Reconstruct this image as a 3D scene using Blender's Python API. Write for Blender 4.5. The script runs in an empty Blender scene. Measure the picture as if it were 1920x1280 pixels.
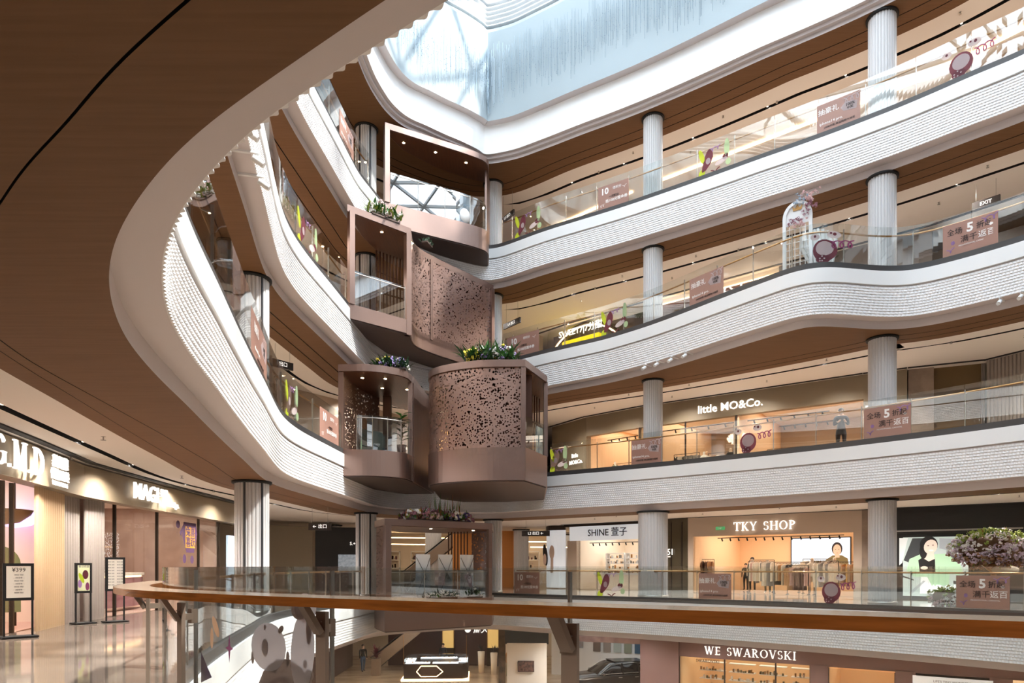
import bpy, bmesh, math, random
import numpy as np
from mathutils import Vector, Matrix, Quaternion
from mathutils.geometry import tessellate_polygon
random.seed(7); rng = np.random.default_rng(7)
sc = bpy.context.scene; COL = sc.collection
# ------------------------------------------------------------------ camera, sky, sun, exposure
cam = bpy.data.cameras.new('camera'); co = bpy.data.objects.new('camera', cam); COL.objects.link(co)
co.location = (0, 0, 1.27); co.rotation_euler = (math.pi/2, 0, 0)
cam.lens = 24; cam.sensor_width = 36; cam.shift_y = (1061-640)/1920; cam.clip_start = .05; cam.clip_end = 300
sc.camera = co
SKY, SUN, DOWN, EXPO, SHOPK = 3.3, 5.5, 285.0, 1.02, .155
world = bpy.data.worlds.new('sky'); sc.world = world; world.use_nodes = True
bg = world.node_tree.nodes['Background']; bg.inputs[0].default_value = (.82, .91, 1, 1); bg.inputs[1].default_value = SKY
sd = bpy.data.lights.new('sun', 'SUN'); sd.energy = SUN; sd.angle = math.radians(2.5); sd.color = (1, .95, .87)
so_ = bpy.data.objects.new('sun', sd); COL.objects.link(so_)
so_.rotation_euler = Vector((.58, -.20, .80)).to_track_quat('Z', 'Y').to_euler()
sc.view_settings.view_transform = 'Standard'; sc.view_settings.look = 'None'; sc.view_settings.exposure = EXPO
sc.view_settings.gamma = 1; sc.view_settings.use_curve_mapping = False
sc.cycles.max_bounces = 8; sc.cycles.diffuse_bounces = 6; sc.cycles.glossy_bounces = 4; sc.cycles.transmission_bounces = 6
sc.cycles.transparent_max_bounces = 40; sc.cycles.sample_clamp_indirect = 6; sc.cycles.caustics_reflective = False; sc.cycles.caustics_refractive = False
pl = bpy.data.lights.new('skylight_portal', 'AREA'); pl.shape = 'RECTANGLE'; pl.size = 27; pl.size_y = 38; pl.cycles.is_portal = True
po = bpy.data.objects.new('skylight_portal', pl); COL.objects.link(po); po.location = (6.9, 14, 27.6)
# ------------------------------------------------------------------ helpers
def lin(c): return tuple(((v/255)/12.92 if v/255 <= .04045 else ((v/255+.055)/1.055)**2.4) for v in c)
MATS = {}
def mat(name, rgb=(200, 200, 200), rough=.6, metal=0., emit=0., spec=None, alpha=None, noise=None, bump=None, sheen=0):
    if name in MATS: return MATS[name]
    m = bpy.data.materials.new(name); m.use_nodes = True; nt = m.node_tree; b = nt.nodes['Principled BSDF']
    c = (*lin(rgb), 1); b.inputs['Base Color'].default_value = c; b.inputs['Roughness'].default_value = rough; b.inputs['Metallic'].default_value = metal
    if emit: b.inputs['Emission Color'].default_value = c; b.inputs['Emission Strength'].default_value = emit
    if spec is not None: b.inputs['Specular IOR Level'].default_value = spec
    if noise or bump:
        tc = nt.nodes.new('ShaderNodeTexCoord'); mp = nt.nodes.new('ShaderNodeMapping'); nt.links.new(tc.outputs['Object'], mp.inputs[0])
    if noise:   # (rgb2, scale xyz, detail)
        rgb2, scl, det = noise; mp.inputs['Scale'].default_value = scl
        nz = nt.nodes.new('ShaderNodeTexNoise'); nz.inputs['Scale'].default_value = 1; nz.inputs['Detail'].default_value = det
        nt.links.new(mp.outputs[0], nz.inputs[0])
        rp = nt.nodes.new('ShaderNodeValToRGB'); rp.color_ramp.elements[0].position = .35; rp.color_ramp.elements[1].position = .65
        rp.color_ramp.elements[0].color = c; rp.color_ramp.elements[1].color = (*lin(rgb2), 1)
        nt.links.new(nz.outputs[0], rp.inputs[0]); nt.links.new(rp.outputs[0], b.inputs['Base Color'])
    if bump:    # (scale xyz, strength)
        mp2 = nt.nodes.new('ShaderNodeMapping'); nt.links.new(tc.outputs['Object'], mp2.inputs[0]); mp2.inputs['Scale'].default_value = bump[0]
        n2 = nt.nodes.new('ShaderNodeTexNoise'); n2.inputs['Scale'].default_value = 1; nt.links.new(mp2.outputs[0], n2.inputs[0])
        bp = nt.nodes.new('ShaderNodeBump'); bp.inputs['Strength'].default_value = bump[1]; bp.inputs['Distance'].default_value = .02
        nt.links.new(n2.outputs[0], bp.inputs['Height']); nt.links.new(bp.outputs[0], b.inputs['Normal'])
    MATS[name] = m; return m
def glass_mat(name, tint=(.95, .98, .97), base=.04, rough=.0, top=1.0):
    m = bpy.data.materials.new(name); m.use_nodes = True; nt = m.node_tree; nt.nodes.remove(nt.nodes['Principled BSDF'])
    out = nt.nodes['Material Output']; t = nt.nodes.new('ShaderNodeBsdfTransparent'); g = nt.nodes.new('ShaderNodeBsdfGlossy')
    g.inputs['Roughness'].default_value = rough; t.inputs[0].default_value = (*tint, 1)
    ge = nt.nodes.new('ShaderNodeNewGeometry'); dt = nt.nodes.new('ShaderNodeVectorMath'); dt.operation = 'DOT_PRODUCT'; nt.links.new(ge.outputs['Normal'], dt.inputs[0]); nt.links.new(ge.outputs['Incoming'], dt.inputs[1])
    ab = nt.nodes.new('ShaderNodeMath'); ab.operation = 'ABSOLUTE'; nt.links.new(dt.outputs['Value'], ab.inputs[0]); iv = nt.nodes.new('ShaderNodeMath'); iv.operation = 'SUBTRACT'; iv.inputs[0].default_value = 1; nt.links.new(ab.outputs[0], iv.inputs[1])
    pw = nt.nodes.new('ShaderNodeMath'); pw.operation = 'POWER'; pw.inputs[1].default_value = 5; nt.links.new(iv.outputs[0], pw.inputs[0]); fr = nt.nodes.new('ShaderNodeMath'); fr.operation = 'MULTIPLY_ADD'; fr.inputs[1].default_value = 1-base; fr.inputs[2].default_value = base; nt.links.new(pw.outputs[0], fr.inputs[0])
    mx = nt.nodes.new('ShaderNodeMixShader'); mm = nt.nodes.new('ShaderNodeMath'); mm.operation = 'MULTIPLY'; mm.inputs[1].default_value = top
    nt.links.new(fr.outputs[0], mm.inputs[0]); nt.links.new(mm.outputs[0], mx.inputs[0]); nt.links.new(t.outputs[0], mx.inputs[1]); nt.links.new(g.outputs[0], mx.inputs[2])
    nt.links.new(mx.outputs[0], out.inputs[0]); MATS[name] = m; return m
def sheer_mat(name, rgb, op):
    m = bpy.data.materials.new(name); m.use_nodes = True; b = m.node_tree.nodes['Principled BSDF']
    b.inputs['Base Color'].default_value = (*lin(rgb), 1); b.inputs['Roughness'].default_value = .35; b.inputs['Alpha'].default_value = op
    MATS[name] = m; return m
def perf_mat(name, rgb):
    m = mat(name, rgb, .38, .75); nt = m.node_tree; b = nt.nodes['Principled BSDF']; out = nt.nodes['Material Output']
    tc = nt.nodes.new('ShaderNodeTexCoord')
    def cell(scale, thr, dens):
        v = nt.nodes.new('ShaderNodeTexVoronoi'); v.voronoi_dimensions = '2D'; v.inputs['Scale'].default_value = scale; nt.links.new(tc.outputs['UV'], v.inputs['Vector'])
        # hole radius varies from cell to cell
        s = nt.nodes.new('ShaderNodeSeparateColor'); nt.links.new(v.outputs['Color'], s.inputs[0])
        r = nt.nodes.new('ShaderNodeMath'); r.operation = 'MULTIPLY_ADD'; nt.links.new(s.outputs[0], r.inputs[0]); r.inputs[1].default_value = thr*.75; r.inputs[2].default_value = thr*.35
        a = nt.nodes.new('ShaderNodeMath'); a.operation = 'LESS_THAN'; nt.links.new(v.outputs['Distance'], a.inputs[0]); nt.links.new(r.outputs[0], a.inputs[1])
        k = nt.nodes.new('ShaderNodeMath'); k.operation = 'LESS_THAN'; nt.links.new(s.outputs[1], k.inputs[0]); k.inputs[1].default_value = dens
        o = nt.nodes.new('ShaderNodeMath'); o.operation = 'MULTIPLY'; nt.links.new(a.outputs[0], o.inputs[0]); nt.links.new(k.outputs[0], o.inputs[1]); return o
    a = cell(11, .40, .95); c = cell(4.6, .24, .38)
    # solid veins between the perforated fields
    vv = nt.nodes.new('ShaderNodeTexVoronoi'); vv.feature = 'DISTANCE_TO_EDGE'; vv.voronoi_dimensions = '2D'; vv.inputs['Scale'].default_value = .8; nt.links.new(tc.outputs['UV'], vv.inputs['Vector'])
    ve = nt.nodes.new('ShaderNodeMath'); ve.operation = 'GREATER_THAN'; nt.links.new(vv.outputs['Distance'], ve.inputs[0]); ve.inputs[1].default_value = .035
    mx = nt.nodes.new('ShaderNodeMath'); mx.operation = 'MAXIMUM'; nt.links.new(a.outputs[0], mx.inputs[0]); nt.links.new(c.outputs[0], mx.inputs[1])
    m2 = nt.nodes.new('ShaderNodeMath'); m2.operation = 'MULTIPLY'; nt.links.new(mx.outputs[0], m2.inputs[0]); nt.links.new(ve.outputs[0], m2.inputs[1])
    t = nt.nodes.new('ShaderNodeBsdfTransparent'); ms = nt.nodes.new('ShaderNodeMixShader')
    nt.links.new(m2.outputs[0], ms.inputs[0]); nt.links.new(b.outputs[0], ms.inputs[1]); nt.links.new(t.outputs[0], ms.inputs[2]); nt.links.new(ms.outputs[0], out.inputs[0])
    return m
WHITE = mat('white_paint', (234, 234, 234), .55, spec=.3); BAND = mat('white_band_lacquer', (240, 240, 240), .35)
LIP = mat('shaded_white_lip', (206, 198, 198), .6); RELIEF = mat('white_relief_panel', (232, 230, 230), .6)  # lip, groove and ledge: white paint with shade put into the colour
CEIL = mat('ceiling_plaster', (240, 234, 226), .8); BLACK = mat('black_slot', (12, 11, 11), .7)
WOOD = mat('wood_veneer_soffit', (112, 81, 54), .68, spec=.22, noise=((119, 87, 60), (1.2, 26, 8), 3))
KICK = mat('dark_grey_kick_strip', (72, 70, 70), .4, .3)
FLOOR = mat('polished_marble_floor', (146, 132, 120), .07, noise=((112, 99, 88), (.35, 1.6, 1), 5), spec=.6)
FLOOR1 = mat('polished_beige_marble', (206, 184, 158), .06, noise=((178, 152, 126), (.6, 1.2, 1), 5), spec=.6)
GLASS = glass_mat('rail_glass', (.955, .975, .97), base=.10); PODGLASS = glass_mat('coated_pod_glass', (.8, .86, .9), base=.34); SHOPGLASS = glass_mat('shop_glass', (.93, .94, .93), top=.7); SKYGLASS = glass_mat('roof_glass', (.93, .96, .98))
STEEL = mat('brushed_steel', (170, 166, 160), .3, 1.); BRONZE = mat('bronze_handrail', (176, 132, 82), .28, .8)
RAILWOOD = mat('varnished_handrail_wood', (160, 94, 38), .22, noise=((132, 75, 28), (3, 3, 40), 4)); TAUPE = mat('taupe_powder_coat', (150, 130, 114), .45, .2)
RAILTOP = mat('pale_rail_top', (176, 150, 126), .18)  # top face of the near handrail, paler than its sides
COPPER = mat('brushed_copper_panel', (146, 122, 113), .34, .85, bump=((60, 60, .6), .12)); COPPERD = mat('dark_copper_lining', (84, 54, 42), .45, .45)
PODCEIL = mat('dark_walnut_lining', (92, 52, 26), .4, noise=((74, 40, 20), (30, 1, 1), 2)); PERF = perf_mat('perforated_copper_sheet', (160, 132, 122))
UNDER = mat('dark_bronze_underside', (82, 66, 60), .5, .5)
DARKBAND = mat('bronze_brown_shop_fascia', (136, 122, 100), .5, .1); BEIGEBAND = mat('beige_shop_fascia', (188, 170, 152), .6); MULL = mat('dark_mullion', (54, 44, 36), .4, .5)
FLUTE = mat('fluted_white_column', (212, 210, 210), .5); LETTER = mat('lit_white_letter', (255, 250, 244), .5, emit=.6)
GLOWW = mat('warm_light_diffuser', (255, 214, 160), .5, emit=3.2); GLOWC = mat('cool_light_diffuser', (240, 246, 255), .5, emit=2.6)
LAMPDOT = mat('downlight_lens', (255, 222, 170), .5, emit=30.0)
def tag(o, label, cat=None, group=None, kind=None):
    o['label'] = label
    if cat: o['category'] = cat
    if group: o['group'] = group
    if kind: o['kind'] = kind
    return o
def empty(name, loc=(0, 0, 0), rz=0, parent=None):
    o = bpy.data.objects.new(name, None); COL.objects.link(o); o.location = loc; o.rotation_euler = (0, 0, rz); o.empty_display_size = .1
    if parent: o.parent = parent
    return o
def thing(name, label, cat, loc=(0, 0, 0), rz=0, group=None): return tag(empty(name, loc, rz), label, cat, group)
def link_mesh(name, me, parent=None):
    o = bpy.data.objects.new(name, me); COL.objects.link(o)
    if parent: o.parent = parent
    return o
def mesh_np(name, V, F, mats, parent=None, smooth=False, mi=None):
    """F: (n,4) or (n,3) int array"""
    me = bpy.data.meshes.new(name); V = np.asarray(V, np.float32); F = np.asarray(F, np.int32); n, w = F.shape
    me.vertices.add(len(V)); me.vertices.foreach_set('co', V.ravel()); me.loops.add(n*w); me.loops.foreach_set('vertex_index', F.ravel())
    me.polygons.add(n); me.polygons.foreach_set('loop_start', np.arange(n, dtype=np.int32)*w)
    try: me.polygons.foreach_set('loop_total', np.full(n, w, np.int32))
    except Exception: pass
    if mi is not None: me.polygons.foreach_set('material_index', np.asarray(mi, np.int32))
    me.polygons.foreach_set('use_smooth', np.full(n, smooth, bool)); me.update(); me.validate()
    for m in (mats if isinstance(mats, (list, tuple)) else [mats]): me.materials.append(m)
    return link_mesh(name, me, parent)
class MB:
    """collects shapes, then links them as one mesh object"""
    def __init__(s): s.v = []; s.f = []; s.m = []; s.sm = []
    def add(s, vs, fs, mi=0, smooth=False):
        b = len(s.v); s.v += [tuple(v) for v in vs]; s.f += [tuple(b+i for i in f) for f in fs]; s.m += [mi]*len(fs); s.sm += [smooth]*len(fs); return s
    def prism(s, poly, z0, z1, mi=0, cap=True):
        n = len(poly); A = sum(poly[i][0]*poly[(i+1) % n][1]-poly[(i+1) % n][0]*poly[i][1] for i in range(n))
        if A < 0: poly = poly[::-1]
        vs = [(p[0], p[1], z0) for p in poly]+[(p[0], p[1], z1) for p in poly]
        fs = [(i, (i+1) % n, n+(i+1) % n, n+i) for i in range(n)]
        if cap: fs += [tuple(range(n-1, -1, -1)), tuple(range(n, 2*n))]
        return s.add(vs, fs, mi)
    def box(s, c, size, rz=0, mi=0):
        x, y, z = size[0]/2, size[1]/2, size[2]/2; ca, sa = math.cos(rz), math.sin(rz)
        p = [(c[0]+a*ca-b*sa, c[1]+a*sa+b*ca) for a, b in ((-x, -y), (x, -y), (x, y), (-x, y))]
        return s.prism(p, c[2]-z, c[2]+z, mi)
    def bar(s, a, b, w, h=None, mi=0, up=(0, 0, 1)):
        a, b = Vector(a), Vector(b); t = (b-a).normalized(); u = Vector(up)
        if abs(t.dot(u)) > .98: u = Vector((1, 0, 0))
        r = t.cross(u).normalized(); q = r.cross(t); h = h or w
        vs = [p+r*(i*w/2)+q*(j*h/2) for p in (a, b) for i, j in ((-1, -1), (1, -1), (1, 1), (-1, 1))]
        return s.add(vs, [(0, 3, 2, 1), (4, 5, 6, 7), (0, 1, 5, 4), (1, 2, 6, 5), (2, 3, 7, 6), (3, 0, 4, 7)], mi)
    def tube(s, pts, r, n=8, mi=0, cap=True):
        pts = [Vector(p) for p in pts]; rs = r if isinstance(r, (list, tuple)) else [r]*len(pts); vs = []; ref = None
        for i, p in enumerate(pts):
            t = (pts[min(i+1, len(pts)-1)]-pts[max(i-1, 0)]).normalized()
            if ref is None: ref = t.orthogonal().normalized()
            ref = (ref-t*ref.dot(t)).normalized(); q = t.cross(ref)
            vs += [p+(ref*math.cos(2*math.pi*k/n)+q*math.sin(2*math.pi*k/n))*rs[i] for k in range(n)]
        fs = [(i*n+k, i*n+(k+1) % n, (i+1)*n+(k+1) % n, (i+1)*n+k) for i in range(len(pts)-1) for k in range(n)]
        s.add(vs, fs, mi, True)
        if cap: s.add(vs[:n], [tuple(range(n-1, -1, -1))], mi); s.add(vs[-n:], [tuple(range(n))], mi)
        return s
    def lathe(s, prof, c=(0, 0, 0), n=20, mi=0, smooth=True):
        vs = [(c[0]+r*math.cos(2*math.pi*k/n), c[1]+r*math.sin(2*math.pi*k/n), c[2]+z) for r, z in prof for k in range(n)]
        fs = [(i*n+k, i*n+(k+1) % n, (i+1)*n+(k+1) % n, (i+1)*n+k) for i in range(len(prof)-1) for k in range(n)]
        return s.add(vs, fs, mi, smooth)
    def ball(s, c, r, mi=0, seg=8, sq=(1, 1, 1)):
        prof = [(math.sin(math.pi*i/seg), -math.cos(math.pi*i/seg)) for i in range(seg+1)]
        n = seg+2; vs = [(c[0]+a*r*sq[0]*math.cos(2*math.pi*k/n), c[1]+a*r*sq[1]*math.sin(2*math.pi*k/n), c[2]+b*r*sq[2]) for a, b in prof for k in range(n)]
        fs = [(i*n+k, i*n+(k+1) % n, (i+1)*n+(k+1) % n, (i+1)*n+k) for i in range(seg) for k in range(n)]
        return s.add(vs, fs, mi, True)
    def build(s, name, mats, parent=None, local=None):
        me = bpy.data.meshes.new(name); V = s.v
        if local is not None:     # shapes were given in world metres; express them in the parent's space
            iv = local.inverted(); V = [tuple(iv @ Vector(v)) for v in V]
        me.from_pydata(V, [], s.f); me.update()
        for m in (mats if isinstance(mats, (list, tuple)) else [mats]): me.materials.append(m)
        me.polygons.foreach_set('material_index', s.m); me.polygons.foreach_set('use_smooth', s.sm); me.update()
        return link_mesh(name, me, parent)
def ring_pts(P, N, d, idx): return P[idx]+N[idx]*d
def rng_idx(s0=None, s1=None, step=1):
    if s0 is None: return np.append(np.arange(0, NB, step), 0)
    a = int(round(s0/STEP)); b = int(round(s1/STEP)); i = np.arange(a, b+1, step); return i % NB
def sweep(name, P, N, segs, mats, idx, parent=None, z=0., cap=False):
    """segs: list of (material index, [(d, z), ...]); every piece between two profile points is its own smooth strip"""
    V = []; F = []; M = []; off = 0; n = len(idx)
    for mi, prof in segs:
        for (d0, z0), (d1, z1) in zip(prof[:-1], prof[1:]):
            a = P[idx]+N[idx]*d0; b = P[idx]+N[idx]*d1
            V.append(np.column_stack([a, np.full(n, z0+z)])); V.append(np.column_stack([b, np.full(n, z1+z)]))
            i = np.arange(n-1); F.append(np.column_stack([off+i, off+i+1, off+n+i+1, off+n+i])); M.append(np.full(n-1, mi)); off += 2*n
    return mesh_np(name, np.vstack(V), np.vstack(F), mats, parent, True, np.concatenate(M))
def strip2(name, A, B, z0, z1, m, parent=None):
    n = len(A); i = np.arange(n-1)
    return mesh_np(name, np.vstack([np.column_stack([A, np.full(n, z0)]), np.column_stack([B, np.full(n, z1)])]), np.column_stack([i, i+1, n+i+1, n+i]), m, parent, True)
def flat_with_hole(name, outer, inner, z, m, parent=None):
    o = [Vector((*p, 0)) for p in outer]; h = [Vector((*p, 0)) for p in inner]
    tri = tessellate_polygon([o, h]); vs = [(p.x, p.y, z) for p in o+h]
    me = bpy.data.meshes.new(name); me.from_pydata(vs, [], [tuple(t) for t in tri]); me.update(); me.materials.append(m); return link_mesh(name, me, parent)
def frame_mat(p, d, z=0):
    """matrix whose x runs along d (left to right for a viewer in the atrium), y up, z towards the viewer"""
    d = np.array(d, float); d /= np.linalg.norm(d); return Matrix(((d[0], 0, d[1], p[0]), (d[1], 0, -d[0], p[1]), (0, 1, 0, z), (0, 0, 0, 1)))
def text(body, M, size, m, parent=None, name='lettering', ext=.01, align='CENTER', bold=0., sx=1., sp=1.):
    c = bpy.data.curves.new(name, 'FONT'); c.body = body; c.size = size; c.extrude = ext; c.align_x = align; c.align_y = 'CENTER'; c.offset = bold; c.space_character = sp
    c.resolution_u = 2; c.materials.append(m); o = bpy.data.objects.new(name, c); COL.objects.link(o)
    o.matrix_world = M @ Matrix.Diagonal((sx, 1, 1, 1))
    if parent: o.parent = parent
    return o
def spot(p, e, ang=120, color=(1, .88, .76), r=.05, blend=.6, aim=None, name='downlight_lamp', parent=None):
    l = bpy.data.lights.new(name, 'SPOT'); l.energy = e; l.spot_size = math.radians(ang); l.spot_blend = blend; l.color = color; l.shadow_soft_size = r
    o = bpy.data.objects.new(name, l); COL.objects.link(o); o.location = p
    if aim is not None: o.rotation_euler = (Vector(p)-Vector(aim)).to_track_quat('Z', 'Y').to_euler()
    if parent: o.parent = parent
    return o
def area(p, sx, sy, e, color=(1, .85, .7), rz=0, aim=None, name='ceiling_light_panel'):
    l = bpy.data.lights.new(name, 'AREA'); l.shape = 'RECTANGLE'; l.size = sx; l.size_y = sy; l.energy = e*SHOPK; l.color = color
    o = bpy.data.objects.new(name, l); COL.objects.link(o); o.location = p; o.rotation_euler = (0, 0, rz)
    if aim is not None: o.rotation_euler = (Vector(p)-Vector(aim)).to_track_quat('Z', 'Y').to_euler()
    return o
def copy_tree(o, parent=None, keep=False):
    c = o.copy(); COL.objects.link(c)
    if parent: c.parent = parent
    for ch in list(o.children): copy_tree(ch, c)
    return c
# ---- plan curves (metres; camera stands at the origin, y runs into the atrium) ----
BASE_PTS = [(-.29,2.97),(-.84,3.37),(-1.17,3.6),(-1.5,3.87),(-1.93,4.3),(-2.41,4.86),(-2.82,5.49),(-3.11,6.06),
 (-3.4,6.75),(-3.75,7.95),(-4.09,9.4),(-4.36,10.5),(-4.9,12.8),(-5.3,14.6),(-5.68,16.2),(-5.97,17.6),(-6.09,18.7),
 (-6.1,19.8),(-5.93,22.4),(-5.7,25.8),(-5.5,28.0),(-5.05,29.0),(-4.2,29.9),(-3,30.8),(-1.9,31.4),(-1.0,31.5),(-.1,30.9),
 (1.40,29.7),(4.67,27.5),(7.2,25.55),(10.1,23.05),(11.65,21.5),(12.95,20.1),(14.0,18.75),(15.9,16.0),(18.4,11.6),
 (19.6,7),(19.4,2.5),(17.2,-1.6),(13.4,-3.4),(9.4,-2.9),(6,-1.0),(3.4,.65),(1.4,1.9),(.5,2.45)]
def catmull(P, per=24):
    P = np.array(P, float); n = len(P); out = []
    for i in range(n):
        a, b, c, d = P[i-1], P[i], P[(i+1) % n], P[(i+2) % n]
        ta, tb = 0.0, max(np.linalg.norm(b-a), 1e-6)**.5
        tc = tb + max(np.linalg.norm(c-b), 1e-6)**.5; td = tc + max(np.linalg.norm(d-c), 1e-6)**.5
        for t in np.linspace(tb, tc, per, endpoint=False):
            A1 = (tb-t)/(tb-ta)*a+(t-ta)/(tb-ta)*b; A2 = (tc-t)/(tc-tb)*b+(t-tb)/(tc-tb)*c; A3 = (td-t)/(td-tc)*c+(t-tc)/(td-tc)*d
            B1 = (tc-t)/(tc-ta)*A1+(t-ta)/(tc-ta)*A2; B2 = (td-t)/(td-tb)*A2+(t-tb)/(td-tb)*A3
            out.append((tc-t)/(tc-tb)*B1+(t-tb)/(tc-tb)*B2)
    return np.array(out)
def resample(P, step):
    Q = np.vstack([P, P[:1]]); L = np.concatenate([[0], np.cumsum(np.linalg.norm(np.diff(Q, axis=0), axis=1))])
    n = max(8, int(round(L[-1]/step))); s = np.arange(n)*L[-1]/n
    return np.column_stack([np.interp(s, L, Q[:, 0]), np.interp(s, L, Q[:, 1])]), L[-1]
def smooth(P, it):
    for _ in range(it): P = (np.roll(P, 1, 0)+2*P+np.roll(P, -1, 0))/4
    return P
def normals(P):
    t = np.roll(P, -1, 0)-np.roll(P, 1, 0); t /= np.linalg.norm(t, axis=1)[:, None]
    return np.column_stack([t[:, 1], -t[:, 0]])      # towards the atrium
STEP = .1
BASE, BLEN = resample(catmull(BASE_PTS), STEP)
BASE = smooth(BASE, 12); NB = len(BASE); BN = normals(BASE)
BN = smooth(BN, 30); BN /= np.linalg.norm(BN, axis=1)[:, None]
OFFS = {1:[(0,0)],
 2:[(1.3,.71),(2.6,.48),(3.5,.22),(4.4,.05),(7.8,-.15),(15,-.2),(20,-.1),(27,0),(70,0),(80,.6),(88.9,.9),(94,.86)],
 3:[(0,0)],
 4:[(0,0),(32,0),(35.6,.11),(38.7,.33),(40.8,.73),(42.4,1.14),(44,1.58),(45.4,1.9),(46.7,2.13),(47.3,2.08),(47.8,1.8),(48.1,1.38),(48.4,.85),(48.8,.25),(49.2,-.22),(49.6,-.45),(50.1,-.54),(51,-.63),(52.3,-.72),(60,0)],
 5:[(0,0),(23.8,.03),(25.8,.36),(27.8,.6),(30,.46),(31.5,.44),(33.4,.12),(41,.02),(44.8,-.11),(47.1,-.32),(49,-.5),(51,-.58),(52.2,-.8),(58,-.5),(66,0)],
 6:[(0,.6),(2.9,.67),(12.3,.92),(18.1,.88),(21,.66),(23,.57),(24.3,.58),(25.4,.76),(26.6,1.12),(28.2,1.5),(30.4,1.55),(31.8,1.35),(33.5,.8),(34.5,.45),(36,.3),(37.7,.3),(41,.17),(44.9,.05),(47.8,-.3),(49.7,-.46),(60,0),(90,.4)]}
LOOPS = {}
for _k, _o in OFFS.items():
    _s = np.arange(NB)*STEP; _a = [p[0] for p in _o]; _b = [p[1] for p in _o]
    _v = np.interp(_s, [_a[-1]-BLEN]+_a+[_a[0]+BLEN], [_b[-1]]+_b+[_b[0]])
    for _ in range(14): _v = (np.roll(_v, 1)+2*_v+np.roll(_v, -1))/4
    LOOPS[_k] = smooth(BASE+BN*_v[:, None], 10)
LN = {k: normals(P) for k, P in LOOPS.items()}
LEV = {1: -5.3, 2: 0., 3: 5.3, 4: 10.6, 5: 15.9, 6: 21.2}
def at(k, s, d=0.):
    """point and inward normal at base arclength s on level k, d metres towards the atrium"""
    f = (s/STEP) % NB; i = int(f); u = f-i; j = (i+1) % NB
    p = LOOPS[k][i]*(1-u)+LOOPS[k][j]*u; n = LN[k][i]*(1-u)+LN[k][j]*u; n = n/np.linalg.norm(n)
    return p+n*d, n
# ------------------------------------------------------------------ slabs, fascias, soffits, ceilings
OUT = [(-16, -9), (30, -9), (30, 52), (-16, 52)]
FULL = rng_idx()
WL = {k: smooth(BASE+BN*np.minimum(np.einsum('ij,ij->i', LOOPS[k]-BASE, BN), 0)[:, None], 10) for k in LOOPS}
WN = {k: normals(P) for k, P in WL.items()}
def relief(name, k, L, zt, zb, s0, s1, ds, rows, parent, amp=.012, out=.022, per=.09):
    P = LOOPS[k]; N = LN[k]; s = np.arange(s0, s1+ds/2, ds); f = (s/STEP) % NB; i = f.astype(int) % NB; u = (f-np.floor(f))[:, None]; j = (i+1) % NB
    p = P[i]*(1-u)+P[j]*u; nn = N[i]*(1-u)+N[j]*u; n = len(s); h = (zt-zb)/rows; V = []; F = []; off = 0
    for r in range(rows):
        zu = L+zt-r*h; zl = zu-h; ph = r*1.35+1.1*np.sin(s*.8+r*.25)+.8*np.sin(s*2.1-r*.5)
        dd = out+amp*np.cos(2*np.pi*s/per+ph)
        a = p+nn*.0; b = p+nn*dd[:, None]
        V += [np.column_stack([a, np.full(n, zu)]), np.column_stack([b, np.full(n, zl+.012)]), np.column_stack([a, np.full(n, zl)])]
        q = np.arange(n-1)
        F += [np.column_stack([off+q, off+q+1, off+n+q+1, off+n+q]), np.column_stack([off+n+q, off+n+q+1, off+2*n+q+1, off+2*n+q])]; off += 3*n
    return mesh_np(name, np.vstack(V), np.vstack(F), RELIEF, parent, False)
ordn = {2: 'second', 3: 'third', 4: 'fourth', 5: 'fifth', 6: 'roof'}
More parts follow.
